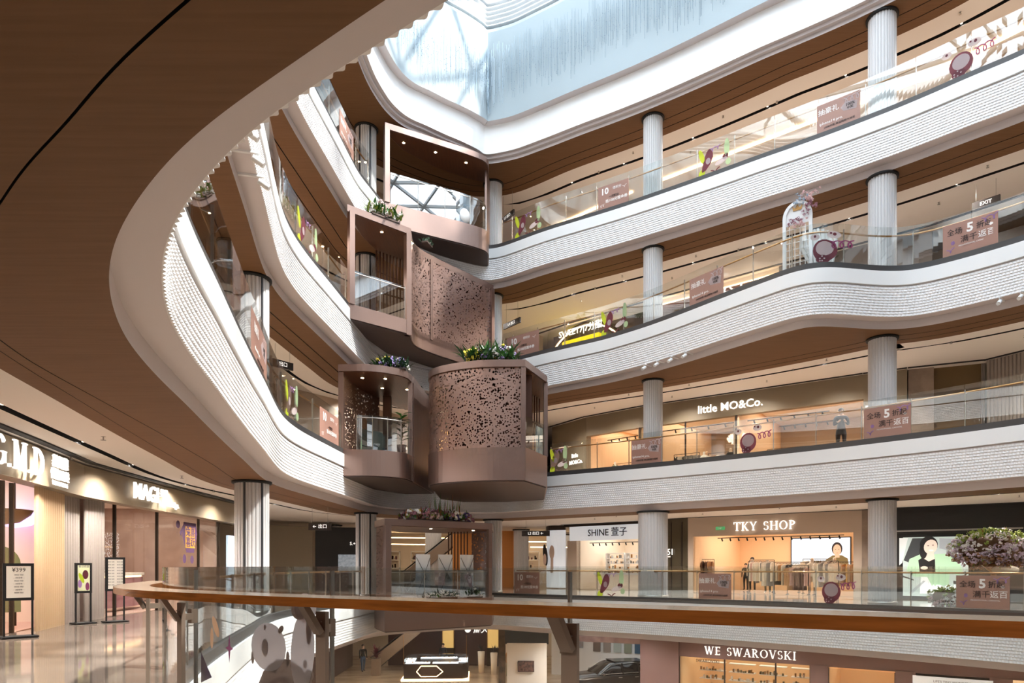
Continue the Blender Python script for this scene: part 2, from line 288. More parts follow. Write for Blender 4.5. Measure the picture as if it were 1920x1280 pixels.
for k in (2, 3, 4, 5):
    L = LEV[k]; P, N = LOOPS[k], LN[k]; sb = -1.43 if k == 2 else -1.57; so = sb-.25
    e = tag(empty('trim_%d' % (k-1)), 'white %s level slab edge with ribbed relief panel curving round the atrium' % ordn[k], kind='structure')
    sweep('cove_lip', P, N, [(0, [(-.37, so), (-.37, sb)]), (0, [(-.37, sb), (.0, sb)])], LIP, FULL, e, L)
    sweep('white_band', P, N, [(0, [(0, -.63), (-.05, -.63)]), (1, [(-.05, -.63), (-.05, -.585)]), (0, [(-.05, -.585), (.05, -.585)]), (0, [(.05, -.585), (.05, -.15)]), (0, [(.05, -.15), (0, -.15)])], [BAND, LIP], FULL, e, L)
    sweep('kick_strip', P, N, [(0, [(0, -.16), (0, .04)]), (0, [(0, .04), (-.12, .04)]), (0, [(-.12, .04), (-.12, -.01)])], KICK, FULL, e, L)
    near = {2: None, 3: (0, 14), 4: None, 5: None}[k]; far = {2: (6, 60), 3: (14, 60), 4: (8, 60), 5: (10, 60)}[k]
    if near: relief('relief_panel', k, L, -.63, sb, *near, .012, 11, e)
    relief('relief_panel', k, L, -.63, sb, *far, .03, 11 if k > 2 else 9, e)
    a = far[1]; b = (near or far)[0]+NB*STEP
    relief('relief_panel', k, L, -.63, sb, a, b, .09, 2, e)
    # wood soffit, in three strips with dark shadow gaps between
    z = L+so; A = (P+N*-.37); g = [(-1.05, -1.085), (-1.55, -1.585)] if k > 3 else [(-1.25, -1.285), (-1.62, -1.64)]
    W, Wn = WL[k], WN[k]; c = tag(empty('ceiling'), 'wood veneer soffit band under the %s level slab edge' % ordn[k], kind='structure'); cur = A
    if k == 3:      # the first gap wanders across the veneer near the viewer
        ov = np.interp(np.arange(NB)*STEP, [0, 1.7, 2.8, 3.8, 4.8, 6, 8, 10, 14, 60, 90], [.80, .83, 1.0, 1.3, 1.55, 1.55, 1.4, 1.25, 1.1, 1.1, .8])[:, None]; Q = smooth(W-Wn*ov, 6); strip2('veneer_panel', A[FULL], Q[FULL], z, z, WOOD, c)
        sweep('shadow_gap', Q, Wn, [(0, [(0, 0), (0, .05), (-.014, .05), (-.014, 0)])], BLACK, FULL, c, z); cur = Q-Wn*.014; g = [(-1.7, -1.71)]
    for (d0, d1) in g:
        B = W+Wn*d0; C2 = W+Wn*d1; strip2('veneer_panel', cur[FULL], B[FULL], z, z, WOOD, c)
        sweep('shadow_gap', W, Wn, [(0, [(d0, 0), (d0, .05), (d1, .05), (d1, 0)])], BLACK, FULL, c, z); cur = C2
    strip2('veneer_panel', cur[FULL], (W+Wn*-2.0)[FULL], z, z, WOOD, c)
    sweep('ceiling_margin', W, Wn, [(0, [(-2.0, 0), (-2.0, .09)]), (0, [(-2.0, .09), (-3.0, .09)]), (1, [(-3.0, .09), (-3.0, .25), (-3.17, .25), (-3.17, .09)])], [CEIL, BLACK], FULL, c, z)
    flat_with_hole('ceiling_field', OUT, (W+Wn*-3.17)[::8], z+.09, CEIL, c)
    # walking floor
    f = flat_with_hole('floor', OUT, (P+N*-.12)[::4], L, FLOOR); tag(f, 'polished marble floor of the %s level gallery' % ordn[k], kind='structure')
gf = MB().prism(OUT, -5.4, -5.3).build('floor', FLOOR1); tag(gf, 'polished beige marble floor of the ground level hall', kind='structure')
# roof ring
L = LEV[6]; P, N = LOOPS[6], LN[6]
e = tag(empty('trim_5'), 'smooth white roof ring stepping up to the skylight', kind='structure')
sweep('cove_lip', P, N, [(0, [(-.30, -1.82), (-.30, -1.68)]), (0, [(-.30, -1.68), (-.15, -1.68), (-.15, -1.57), (0, -1.57)])], LIP, FULL, e, L)
sweep('white_band', P, N, [(0, [(0, -1.57), (0, -.31)])], BAND, FULL, e, L)
sweep('overhang_ledge', P, N, [(0, [(0, -.31), (.33, -.31)])], LIP, FULL, e, L)
sweep('upper_wall', P, N, [(0, [(.33, -.31), (.33, 3.6)]), (0, [(.33, 3.6), (.24, 3.8), (.02, 3.9)])], mat('pale_blue_grey_plaster', (160, 172, 178), .6), FULL, e, L)
for i in range(6):
    z0 = 3.95+i*.2; sweep('louvre_fin', P, N, [(0, [(-.02, z0), (.24, z0), (.24, z0+.05), (-.02, z0+.05)])], WHITE, FULL, e, L)
sweep('louvre_backing', P, N, [(0, [(.0, 3.88), (.0, 5.15)])], mat('pale_blue_backing', (206, 218, 224), .5), FULL, e, L)
W, Wn = WL[6], WN[6]; z = L-1.82; c = tag(empty('ceiling'), 'wood veneer soffit band under the roof ring', kind='structure'); cur = P+N*-.30
for (d0, d1) in [(-1.05, -1.085), (-1.55, -1.585)]:
    strip2('veneer_panel', cur[FULL], (W+Wn*d0)[FULL], z, z, WOOD, c)
    sweep('shadow_gap', W, Wn, [(0, [(d0, 0), (d0, .05), (d1, .05), (d1, 0)])], BLACK, FULL, c, z); cur = W+Wn*d1
strip2('veneer_panel', cur[FULL], (W+Wn*-2.0)[FULL], z, z, WOOD, c)
sweep('ceiling_margin', W, Wn, [(0, [(-2.0, 0), (-2.0, .09)]), (0, [(-2.0, .09), (-3.0, .09)]), (1, [(-3.0, .09), (-3.0, .25), (-3.17, .25), (-3.17, .09)])], [CEIL, BLACK], FULL, c, z)
flat_with_hole('ceiling_field', OUT, (W+Wn*-3.17)[::8], z+.09, CEIL, c)
r = flat_with_hole('roof', OUT, (P+N*-.2)[::6], L+5.15, WHITE); tag(r, 'flat white roof deck round the skylight opening', kind='structure')
# envelope walls
for nm, a, b in (('wall_left', (-16, -9), (-16, 52)), ('wall_right', (30, -9), (30, 52)), ('wall_back', (-16, 52), (30, 52)), ('wall_front', (-16, -9), (30, -9))):
    o = MB().bar((*a, 10.5), (*b, 10.5), .3, 32).build(nm, CEIL); tag(o, 'plain plaster outer wall of the building, %s side' % nm[5:], kind='structure')
# skylight: triangulated steel frame with panes
sk = tag(empty('window_1'), 'triangulated steel and glass skylight over the atrium', kind='structure')
mb = MB(); pan = MB(); sp = 3.3; hgt = sp*math.sqrt(3)/2
def node(i, j):
    x = -8+i*sp+(j % 2)*sp/2; y = -6+j*hgt; return Vector((x, y, 26.5+1.6*math.cos((x-7)/11)*math.cos((y-14)/15)))
NI, NJ = 10, 15
for j in range(NJ):
    for i in range(NI):
        p = node(i, j); nb = []
        if i+1 < NI: nb.append(node(i+1, j))
        if j+1 < NJ:
            nb.append(node(i, j+1)); k2 = i+1 if j % 2 else i-1
            if 0 <= k2 < NI: nb.append(node(k2, j+1))
            if i+1 < NI:
                a, b, c3, d3 = node(i, j), node(i+1, j), node(i, j+1), node(i+1, j+1)
                up = Vector((0, 0, .12))
                T = [(a, b, c3), (b, d3, c3)] if not j % 2 else [(a, b, d3), (a, d3, c3)]
                for t3 in T:
                    cc = (t3[0]+t3[1]+t3[2])/3; pan.add([cc+(q-cc)*.97+up for q in t3], [(0, 1, 2)])
        for q in nb: mb.bar(p, q, .14, .2)
mb.build('steel_grid', mat('light_grey_steel', (150, 150, 148), .5, .2), sk)
o = pan.build('glass_panes', SKYGLASS, sk)
ps, Ns = P+N*.5, N; mb = MB()
# upstand closing the gap between roof deck and skylight
sweep('skylight_upstand', P, N, [(0, [(-.02, 5.15), (-.4, 5.6), (-.6, 7.2)])], WHITE, FULL, sk, L)
# crystal strands hanging in front of the upper wall
V = []; F = []; n = 0
for s in np.concatenate([np.arange(12, 62, .055)]):
    s = s+rng.uniform(-.02, .02); p, nn = at(6, s, .42+rng.uniform(-.04, .08)); w = math.sin(s*1.3)*.5+math.sin(s*.37)*.4
    zt = 24.0+w*.25+rng.uniform(-.75, .25); zb = 21.9+w*.35+rng.uniform(-.55, .6); r0 = .0065
    for a in range(3):
        an = a*2.094; V += [(p[0]+r0*math.cos(an), p[1]+r0*math.sin(an), zt), (p[0]+r0*math.cos(an), p[1]+r0*math.sin(an), zb)]
    for a in range(3): b = (a+1) % 3; F.append((n+2*a, n+2*b, n+2*b+1, n+2*a+1))
    n += 6
    for q in range(3):
        zz = rng.uniform(zb, zb+(zt-zb)*.75); R = .016; b0 = n
        V += [(p[0]-R, p[1], zz), (p[0], p[1]-R, zz), (p[0]+R, p[1], zz), (p[0], p[1], zz+R*1.3), (p[0], p[1], zz-R*1.3)]
        F += [(b0, b0+1, b0+3, b0+3), (b0+1, b0+2, b0+3, b0+3), (b0+1, b0, b0+4, b0+4), (b0+2, b0+1, b0+4, b0+4)]; n += 5
me = bpy.data.meshes.new('crystal_strands'); me.from_pydata(V, [], [tuple(dict.fromkeys(f)) for f in F]); me.update(); me.materials.append(mat('smoky_crystal', (150, 168, 180), .12, .3))
o = link_mesh('crystal_strands', me); tag(o, 'curtain of fine crystal bead strands hanging before the white upper atrium wall', 'bead curtain', kind='stuff')

# ------------------------------------------------------------------ columns
def column(x, y, L, r, label, h=3.48, dark=0):
    e = tag(empty('column', (x, y, L)), label, 'column', kind='structure')
    n = 28; mb = MB(); pr = []
    for i in range(n*4):
        a = 2*math.pi*i/(n*4); q = r-(.0 if i % 4 in (0, 1, 3) else .03); pr.append((q*math.cos(a), q*math.sin(a)))
    mb.prism(pr, .06, h).build('fluted_shaft', FLUTE, e)
    MB().lathe([(0, h-.07), (r+.05, h-.07), (r+.07, h-.05), (r+.07, h+.0), (0, h)], n=40).build('capital_ring', BLACK, e)
    MB().lathe([(r+.0, .12), (r+.02, .12), (r+.02, 0), (0, 0)], n=40).build('base_ring', STEEL, e)
    if dark:
        for a in dark: MB().box(((r+.003)*math.cos(a), (r+.003)*math.sin(a), h/2), (.05, .045, h), a).build('joint_strip', mat('charcoal_joint', (60, 60, 64), .4, .4), e)
    return e
names = {2: 'second', 3: 'third', 4: 'fourth', 5: 'top'}
for k in (2, 3, 4, 5):
    column(12.23, 22.55, LEV[k], .42, 'white fluted round column at the right of the %s level gallery' % names[k])
    column(5.71, 27.65, LEV[k], .59 if k == 2 else .385, 'white fluted round column in the middle of the right gallery, %s level' % names[k])
    column(-.89, 32.4, LEV[k], .42, 'white fluted column in the far corner behind the pods, %s level' % names[k])
    column(-6.05, 28.3, LEV[k], .42, 'fluted column with dark joint strips beside the pods, %s level' % names[k], dark=(-2.0, -.95))
    column(-6.8, 17.85, LEV[k], .43, 'large fluted column with dark joint strips on the left gallery, %s level' % names[k], dark=(-1.62, -.62))
column(-4.9, 42.5, 0, .5, 'cream fluted column beside the escalator behind the copper pavilion')
column(-9.6, 36.5, 0, .45, 'cream fluted column before the dark shop at the far left', dark=(-1.4,))
for i, (x, y, r) in enumerate([(.55, 41, .45), (-.9, 46, .4), (3.6, 47.5, .4), (5.5, 50, .4)]):
    column(x, y, 0, r, ['white column right of the copper pavilion in the deep hall', 'slim white column deep in the hall', 'brown-shaded column behind the white brand poster', 'last column at the end of the deep hall'][i])
for i, (x, y) in enumerate([(12.2, 22.6), (5.7, 27.7), (-6.05, 28.3)]):
    pass
# ------------------------------------------------------------------ glass balustrades
def arc(k, s0, s1, d, step=.12):
    n = max(2, int(round((s1-s0)/step))+1); return [at(k, s, d) for s in np.linspace(s0, s1, n)]
def curved_slab(mb, k, s0, s1, d0, d1, z0, z1, mi=0, step=.12):
    A = arc(k, s0, s1, d0, step); B = arc(k, s0, s1, d1, step); n = len(A)
    vs = [(*a[0], z0) for a in A]+[(*a[0], z1) for a in A]+[(*b[0], z0) for b in B]+[(*b[0], z1) for b in B]; F = []
    for i in range(n-1): F += [(i, i+1, n+i+1, n+i), (2*n+i, 3*n+i, 3*n+i+1, 2*n+i+1), (n+i, n+i+1, 3*n+i+1, 3*n+i), (i, 2*n+i, 2*n+i+1, i+1)]
    F += [(0, n, 3*n, 2*n), (n-1, 3*n-1, 4*n-1, 2*n-1)]; mb.add(vs, F, mi); return mb
def balustrade(k, joints, label, rail='thin'):
    L = LEV[k]; p0, _ = at(k, joints[0]); e = thing('glass_balustrade', label, 'balustrade', (p0[0], p0[1], L))
    I = Matrix.Translation((p0[0], p0[1], L))
    for a, b in zip(joints[:-1], joints[1:]):
        curved_slab(MB(), k, a+.008, b-.008, -.066, -.054, L-.02, L+1.26).build('glass_panel', GLASS, e, I)
    for s in joints:
        p, n = at(k, s, -.16); t = math.atan2(-n[0], n[1])
        if rail == 'near':
            q, _ = at(k, s-.07, -.20); g, _ = at(k, s, -.06)
            MB().box((*q, L+.495), (.085, .03, .99), t).build('post', TAUPE, e, I)
            MB().bar((*at(k, s-.07, -.225)[0], L+.86), (*at(k, s-.05, -.34)[0], L+1.04), .07, .035).build('rail_bracket', TAUPE, e, I)
            MB().bar((*q, L+.88), (*g, L+.88), .03, .05).box((*at(k, s, -.085)[0], L+.88), (.07, .045, .11), t).build('glass_clamp', TAUPE, e, I)
            mb = MB()
            for dz in (-.03, .03):
                for du in (-.02, .02): mb.ball((q[0]+n[0]*-.027-n[1]*du, q[1]+n[1]*-.027+n[0]*du, L+.9+dz), .005, seg=4)
            mb.build('bolts', STEEL, e, I)['kind'] = 'stuff'
            MB().box((*g, L+.62), (.012, .03, 1.24), t).build('glass_edge_fin', STEEL, e, I)
        else:
            MB().box((*at(k, s, -.10)[0], L+.56), (.02, .045, 1.12), t).bar((*at(k, s, -.10)[0], L+1.0), (*at(k, s, -.24)[0], L+1.04), .02).build('post', STEEL, e, I)
    s0, s1 = joints[0], joints[-1]; iv = I.inverted(); idx = rng_idx(s0, s1)
    if rail == 'near':
        o = sweep('handrail', LOOPS[k], LN[k], [(0, [(-.46, 1.035), (-.46, 1.09)]), (1, [(-.46, 1.09), (-.17, 1.09)]), (0, [(-.17, 1.09), (-.17, 1.035)]), (0, [(-.17, 1.035), (-.46, 1.035)])], [RAILWOOD, RAILTOP], idx, e, L)
        o['label'] = 'wide varnished wooden handrail with a pale top'
    else:
        z = 1.07; r = .028
        o = sweep('handrail', LOOPS[k], LN[k], [(0, [(-.25+r*math.cos(a*math.pi/4), z+r*math.sin(a*math.pi/4)) for a in range(9)])], BRONZE, idx, e, L); o['label'] = 'thin bronze handrail'
    o.matrix_parent_inverse = Matrix.Translation((-p0[0], -p0[1], -L))
    return e
def js(a, b, anchor=42.42, st=1.43): i0 = math.ceil((a-anchor)/st); i1 = math.floor((b-anchor)/st); return [anchor+st*i for i in range(i0, i1+1)]
balustrade(2, [-12.5, -10.1, -7.7, -5.3, -2.9, -.18, 1.6, 3.34, 5.08, 6.82], 'near glass balustrade with wide wooden handrail in front of the viewer', 'near')
balustrade(2, [6.82]+js(7.2, 26.6), 'glass balustrade with thin rail along the left side of the second level')
balustrade(2, [33.9]+js(34.3, 58.2), 'glass balustrade along the right gallery of the second level, below the shops')
balustrade(3, js(3, 21.5)+[22.2], 'glass balustrade along the left gallery of the third level')
balustrade(3, [35.9]+js(36.3, 58.2), 'glass balustrade in front of the children clothes shop, third level')
balustrade(4, js(8, 22.2)+[22.8], 'glass balustrade along the left gallery of the fourth level')
balustrade(4, [33.3]+js(33.8, 58.2), 'glass balustrade following the bulging fourth level slab edge')
balustrade(5, js(12, 24.4)+[24.9], 'glass balustrade along the left gallery of the top level')
balustrade(5, [33.3]+js(33.8, 58.2), 'glass balustrade along the right gallery of the top level')
# ------------------------------------------------------------------ banners and stickers on the glass
BANNER = sheer_mat('mauve_banner_film', (164, 124, 110), .93); TXW = mat('printed_white', (240, 234, 230), .5); TXD = mat('printed_dark_brown', (44, 26, 22), .5)
LILAC = mat('lilac_print', (186, 150, 206), .5); LIME = mat('lime_print', (206, 222, 62), .5); MINT = mat('pale_green_print', (190, 216, 170), .5)
PLUM = mat('plum_print', (120, 60, 72), .5); BROWNP = mat('brown_print', (126, 104, 94), .5); PINKW = mat('pale_pink_print', (222, 208, 208), .5); PEACH = mat('peach_print', (226, 176, 140), .5); MAG = mat('magenta_print', (156, 76, 122), .5)
def blob(mb, k, L, s, z, rx, rz, mi=0, rot=0, d=-.045, n=18, wob=0):
    """flat ellipse sticker lying on the glass"""
    vs = []; c = at(k, s, d)[0]
    for i in range(n):
        a = 2*math.pi*i/n; q = 1+wob*math.sin(3*a+1); x = rx*q*math.cos(a); y = rz*q*math.sin(a); u = x*math.cos(rot)-y*math.sin(rot); v = x*math.sin(rot)+y*math.cos(rot)
        p = at(k, s+u, d)[0]; vs.append((*p, L+z+v))
    vs.append((*c, L+z)); mb.add(vs, [(i, (i+1) % n, n) for i in range(n)], mi)
def squiggle(mb, k, L, s, z, w, h, turns, mi, th=.025, d=-.043):
    pts = []
    for i in range(turns*10+1):
        a = i/10*2*math.pi; u = (i/(turns*10)-.5)*w+h*.35*math.sin(a); pts.append((u, h*.5*math.cos(a)+(i/(turns*10)-.5)*h*.3))
    for (a, b), (c, e) in zip(pts[:-1], pts[1:]):
        l = math.hypot(c-a, e-b) or 1; nx, ny = -(e-b)/l*th/2, (c-a)/l*th/2
        vs = [(*at(k, s+u, d)[0], L+z+v) for u, v in ((a+nx, b+ny), (c+nx, e+ny), (c-nx, e-ny), (a-nx, b-ny))]; mb.add(vs, [(0, 1, 2, 3)], mi)
def banner(k, s0, s1, kind, label, z0=.05, z1=1.0):
    L = LEV[k]; p, n = at(k, (s0+s1)/2, -.047); e = thing('glass_banner', label, 'banner', (p[0], p[1], L), group='promotional banners on the balustrades')
    I = Matrix.Translation((p[0], p[1], L)); curved_slab(MB(), k, s0+.03, s1-.03, -.052, -.047, L+z0, L+z1, step=.2).build('film_sheet', BANNER, e, I)
    d = (n[1], -n[0]); d = (-d[0], -d[1]) if False else d
    t = np.array([-n[1], n[0]]); P0 = LOOPS[k][int(s0/STEP) % NB]; P1 = LOOPS[k][int(s1/STEP) % NB]; t = P1-P0; t /= np.linalg.norm(t); W = s1-s0
    def T(body, u, v, sz, m, bold=0., al='CENTER'):
        q = at(k, (s0+s1)/2+u*W, -.040)[0]; o = text(body, frame_mat(q, t, L+z0+v*(z1-z0)), sz, m, None, ext=.001, align=al, bold=bold); o.parent = e; o.matrix_parent_inverse = I.inverted(); return o
    mb = MB()
    if kind == '5':
        T('全场', -.27, .72, .21, TXD, .0015); T('5', .0, .74, .36, TXW, .012); T('折起', .25, .72, .21, TXD, .0015); T('满千', -.02, .42, .22, TXD, .0015); T('返百', .29, .42, .22, TXW, .0015)
        T('PROMOTIONAL CARNIVAL', .05, .25, .06, TXW); squiggle(mb, k, L, s0+W*.84, .86, .4, .16, 2, 1); blob(mb, k, L, s0+W*.2, .42, .05, .06, 1); blob(mb, k, L, s0+W*.86, .68, .05, .04, 0); squiggle(mb, k, L, s0+W*.16, .2, .2, .12, 1, 1)
    elif kind == '10':
        T('10', -.27, .74, .36, TXW, .012); T('倍积分', .12, .79, .13, TXW, .001); T('一万积分', .02, .46, .11, TXD, .003); T('抵100元现金券', .10, .30, .15, TXW, .003)
        squiggle(mb, k, L, s0+W*.85, .74, .2, .1, 1, 0, .012); squiggle(mb, k, L, s0+W*.15, .2, .2, .1, 2, 0, .012)
    else:
        T('抽豪礼', -.22, .70, .22, TXW, .0015); T('iphone14 pro.', -.16, .30, .13, TXW, .001); T('100%中奖 幸运购物大抽奖', .02, .14, .085, TXD, .001)
        q = [(.05, .62), (.15, .78), (.42, .70), (.40, .42), (.12, .48)]; vs = [(*at(k, (s0+s1)/2+u*W, -.044)[0], L+z0+v*(z1-z0)) for u, v in q]; mb.add(vs, [(0, 4, 3, 2, 1)], 2)
        T('100%', .26, .65, .13, TXD, .004); T('中奖', .26, .53, .1, TXD, .002); squiggle(mb, k, L, s0+W*.8, .84, .5, .2, 3, 2, .03)
    mb.build('printed_ornaments', [TXW, LILAC, PINKW], e, I)['kind'] = 'stuff'; return e
def decal(k, s0, s1, kind, label):
    L = LEV[k]; p, n = at(k, (s0+s1)/2, -.047); e = thing('glass_sticker', label, 'sticker', (p[0], p[1], L), group='festive stickers on the balustrade glass'); I = Matrix.Translation((p[0], p[1], L))
    W = s1-s0; A = MB(); B = MB()
    if kind == 'spot':
        blob(A, k, L, s0+W*.38, .42, .30, .34, 0); blob(B, k, L, s0+W*.38, .48, .22, .22, 1, d=-.043); blob(B, k, L, s0+W*.34, .15, .18, .13, 0, d=-.043)
        blob(B, k, L, s0+W*.12, .84, .13, .10, 1); blob(B, k, L, s0+W*.62, .90, .16, .11, 1); blob(B, k, L, s0+W*.12, .86, .035, .04, 0, d=-.041); blob(B, k, L, s0+W*.64, .92, .04, .05, 0, d=-.041); blob(B, k, L, s0+W*.55, .95, .03, .03, 0, d=-.041)
        for i in range(5): blob(B, k, L, s0+W*(.26+.06*(i % 3)), .10+.07*(i // 2), .022, .022, 1, d=-.041)
        squiggle(B, k, L, s0+W*.8, .62, .5, .22, 3, 2, .035); A.build('round_shape', PLUM, e, I); B.build('spots_and_ribbon', [PLUM, PINKW, MAG], e, I)
    else:
        blob(A, k, L, s0+W*.12, .75, .09, .30, 0, .3); blob(A, k, L, s0+W*.12, .12, .12, .16, 0, -.3); blob(A, k, L, s0+W*.82, .78, .10, .34, 1); blob(A, k, L, s0+W*.86, .25, .1, .12, 1)
        blob(B, k, L, s0+W*.28, .55, .16, .42, 0, -.35, wob=.12); blob(B, k, L, s0+W*.30, .52, .09, .12, 1, d=-.043); blob(B, k, L, s0+W*.66, .35, .24, .10, 1, .3); blob(B, k, L, s0+W*.78, .48, .12, .1, 0, .4)
        squiggle(B, k, L, s0+W*.5, .9, .4, .14, 2, 2, .03); squiggle(B, k, L, s0+W*.5, .08, .35, .12, 1, 0, .04); A.build('leaf_shapes', [LIME, MINT], e, I)['kind'] = 'stuff'; B.build('round_shapes', [PLUM if k != 3 else BROWNP, PINKW, LILAC], e, I)['kind'] = 'stuff'
    return e
banner(5, 38.2, 39.62, '10', 'brown 10-times-points banner on the top right balustrade, left of the middle column')
banner(5, 46.64, 48.02, 'lot', 'reddish prize draw banner with a price tag on the top right balustrade')
banner(4, 33.5, 35.4, '10', 'brown 10-times-points banner beside the perforated pod, fourth level')
banner(4, 42.66, 44.18, 'lot', 'brown prize draw banner with price tag before the big reversed sign, fourth level')
banner(4, 50.26, 51.66, '5', 'large brown 5-off banner at the far right of the fourth level')
banner(3, 39.66, 41.0, 'lot', 'brown prize draw banner under the third level middle column')
banner(3, 48.2, 49.62, '5', 'brown 5-off banner beside the standing man, third level')
banner(3, 20.0, 21.9, '10', 'brown 10-times-points banner left of the lower open pod, third level')
banner(2, 33.9, 35.36, '10', 'faint 10-times-points banner beside the copper pavilion, second level')
banner(2, 42.48, 43.8, 'lot', 'faint prize draw banner in front of the peach lit shop, second level')
banner(2, 50.76, 52.14, '5', 'brown 5-off banner under the big flower ball, second level')
banner(3, 11.6, 14.0, 'lot', 'steeply foreshortened brown banner on the left glass near the large column, third level')
banner(5, 21.86, 23.5, 'lot', 'pink and brown banner on the top left glass above the planted pod')
decal(5, 33.98, 35.64, 'leaf', 'lime and white sticker at the left end of the top right balustrade')
decal(5, 42.46, 43.82, 'leaf', 'plum and lime sticker right of the middle column, top level')
decal(5, 50.22, 51.6, 'spot', 'plum spotted sticker with magenta ribbon at the far right of the top level')
decal(4, 38.44, 39.9, 'leaf', 'plum and pale green sticker beside the yellow sweet shop, fourth level')
decal(4, 47.34, 48.26, 'spot', 'spotted round sticker beside the white flower arch, fourth level')
decal(4, 18.02, 20.06, 'leaf', 'lime and plum sticker on the fourth level left glass')
decal(3, 35.9, 36.8, 'leaf', 'lime and brown sticker next to the perforated pod, third level')
decal(3, 43.86, 45.26, 'spot', 'spotted sticker below the feathery lamp, third level')
decal(3, 17.0, 18.3, 'leaf', 'lime sticker with white shapes on the third level left glass')
decal(2, 38.12, 39.5, 'leaf', 'lime and brown sticker in front of the white accessory shop, second level')
decal(2, 46.74, 48.0, 'spot', 'spotted sticker with ribbon in front of the clothes racks, second level')
for _m in (LILAC, LIME, MINT, PLUM, BROWNP, PINKW, PEACH, MAG):   # thin vinyl film lets some light through
    nt = _m.node_tree; b = nt.nodes['Principled BSDF']; tr = nt.nodes.new('ShaderNodeBsdfTranslucent'); tr.inputs[0].default_value = b.inputs['Base Color'].default_value; mx = nt.nodes.new('ShaderNodeMixShader'); mx.inputs[0].default_value = .55
    nt.links.new(b.outputs[0], mx.inputs[1]); nt.links.new(tr.outputs[0], mx.inputs[2]); nt.links.new(mx.outputs[0], nt.nodes['Material Output'].inputs[0])
# the big sticker on the near glass, and two small shapes left of it
L = 0.; k = 2; p = at(2, 2.4, -.047)[0]; e = thing('glass_sticker', 'large pale spotted sticker with brown arch on the near glass', 'sticker', (p[0], p[1], 0)); I = Matrix.Translation((p[0], p[1], 0))
A = MB(); blob(A, k, L, 2.33, .705, .215, .17, 0); blob(A, k, L, 1.93, .70, .13, .27, 0, .1); blob(A, k, L, 1.9, .99, .12, .10, 0); A.build('pale_ears', PINKW, e, I)
B = MB(); blob(B, k, L, 2.37, .70, .042, .062, 0, d=-.042); blob(B, k, L, 2.37, .845, .016, .018, 0, d=-.042); blob(B, k, L, 2.18, .835, .035, .022, 0, -.6, d=-.042); blob(B, k, L, 2.10, .64, .02, .05, 0, d=-.042)
blob(B, k, L, 2.53, .62, .02, .05, 0, d=-.042); blob(B, k, L, 2.30, .55, .028, .02, 0, .5, d=-.042); blob(B, k, L, 1.97, .97, .09, .06, 0, d=-.042); blob(B, k, L, 1.86, .85, .03, .10, 0, d=-.042); blob(B, k, L, 1.9, .62, .022, .03, 0, d=-.042)
blob(B, k, L, 2.12, .33, .36, .31, 0, d=-.041); blob(B, k, L, 2.24, .58, .03, .06, 0, .4, d=-.041); blob(B, k, L, 1.86, .55, .05, .04, 0, d=-.041); B.build('brown_spots_and_arch', BROWNP, e, I)
B = MB(); blob(B, k, L, 2.14, .27, .28, .25, 0, d=-.039); B.build('pale_inner_disc', PINKW, e, I)
p = at(2, 3.05, -.047)[0]; e = thing('glass_sticker', 'peach crescent sticker on the near glass, upper left', 'sticker', (p[0], p[1], 0)); I = Matrix.Translation((p[0], p[1], 0))
B = MB(); blob(B, k, 0, 3.04, .81, .035, .09, 0, -.55); blob(B, k, 0, 3.10, .72, .025, .08, 0, .0); B.build('crescent', PEACH, e, I)
p = at(2, 2.84, -.047)[0]; e = thing('glass_sticker', 'magenta four-pointed star sticker on the near glass', 'sticker', (p[0], p[1], 0)); I = Matrix.Translation((p[0], p[1], 0))
B = MB(); vs = []
for i in range(8):
    a = i*math.pi/4; r = (.11 if i % 4 == 0 else .055) if i % 2 == 0 else .022; vs.append((*at(k, 2.84+r*math.sin(a)+.0, -.045)[0], .66+r*math.cos(a)))
B.add(vs, [tuple(range(8))]); B.build('star', MAG, e, I)
p = at(2, 3.2, -.047)[0]; e = thing('glass_sticker', 'dark purple pointed sticker at the bottom of the near glass', 'sticker', (p[0], p[1], 0)); I = Matrix.Translation((p[0], p[1], 0))
B = MB(); B.add([(*at(k, 3.28, -.045)[0], .60), (*at(k, 3.10, -.045)[0], .42), (*at(k, 3.28, -.045)[0], .36)], [(0, 1, 2)]); B.build('purple_point', mat('purple_print', (92, 62, 112), .5), e, I)
# ------------------------------------------------------------------ copper pods
def inset(poly, d):
    n = len(poly); A = sum(poly[i][0]*poly[(i+1) % n][1]-poly[(i+1) % n][0]*poly[i][1] for i in range(n)); sg = 1 if A > 0 else -1; out = []
    for i in range(n):
        a, b, c = np.array(poly[i-1]), np.array(poly[i]), np.array(poly[(i+1) % n]); u = b-a; v = c-b; u = u/np.linalg.norm(u); v = v/np.linalg.norm(v)
        nn = np.array([-u[1]-v[1], u[0]+v[0]])*sg; nn /= np.linalg.norm(nn); cs = max(.5, float(np.dot(nn, np.array([-u[1], u[0]])*sg))); out.append(tuple(b+nn*d/cs))
    return out
def wall_strip(mb, pts, z0, z1, t, mi=0):
    """upright sheet of thickness t along an open plan line"""
    P = [np.array(p, float) for p in pts]; n = len(P); Q = []
    for i in range(n):
        u = P[min(i+1, n-1)]-P[max(i-1, 0)]; u /= np.linalg.norm(u); Q.append(P[i]+np.array([-u[1], u[0]])*t)
    vs = [(*p, z0) for p in P]+[(*p, z1) for p in P]+[(*p, z0) for p in Q]+[(*p, z1) for p in Q]; F = []
    for i in range(n-1): F += [(i, i+1, n+i+1, n+i), (2*n+i, 3*n+i, 3*n+i+1, 2*n+i+1), (n+i, n+i+1, 3*n+i+1, 3*n+i), (i, 2*n+i, 2*n+i+1, i+1)]
    F += [(0, n, 3*n, 2*n), (n-1, 3*n-1, 4*n-1, 2*n-1)]; mb.add(vs, F, mi); return mb
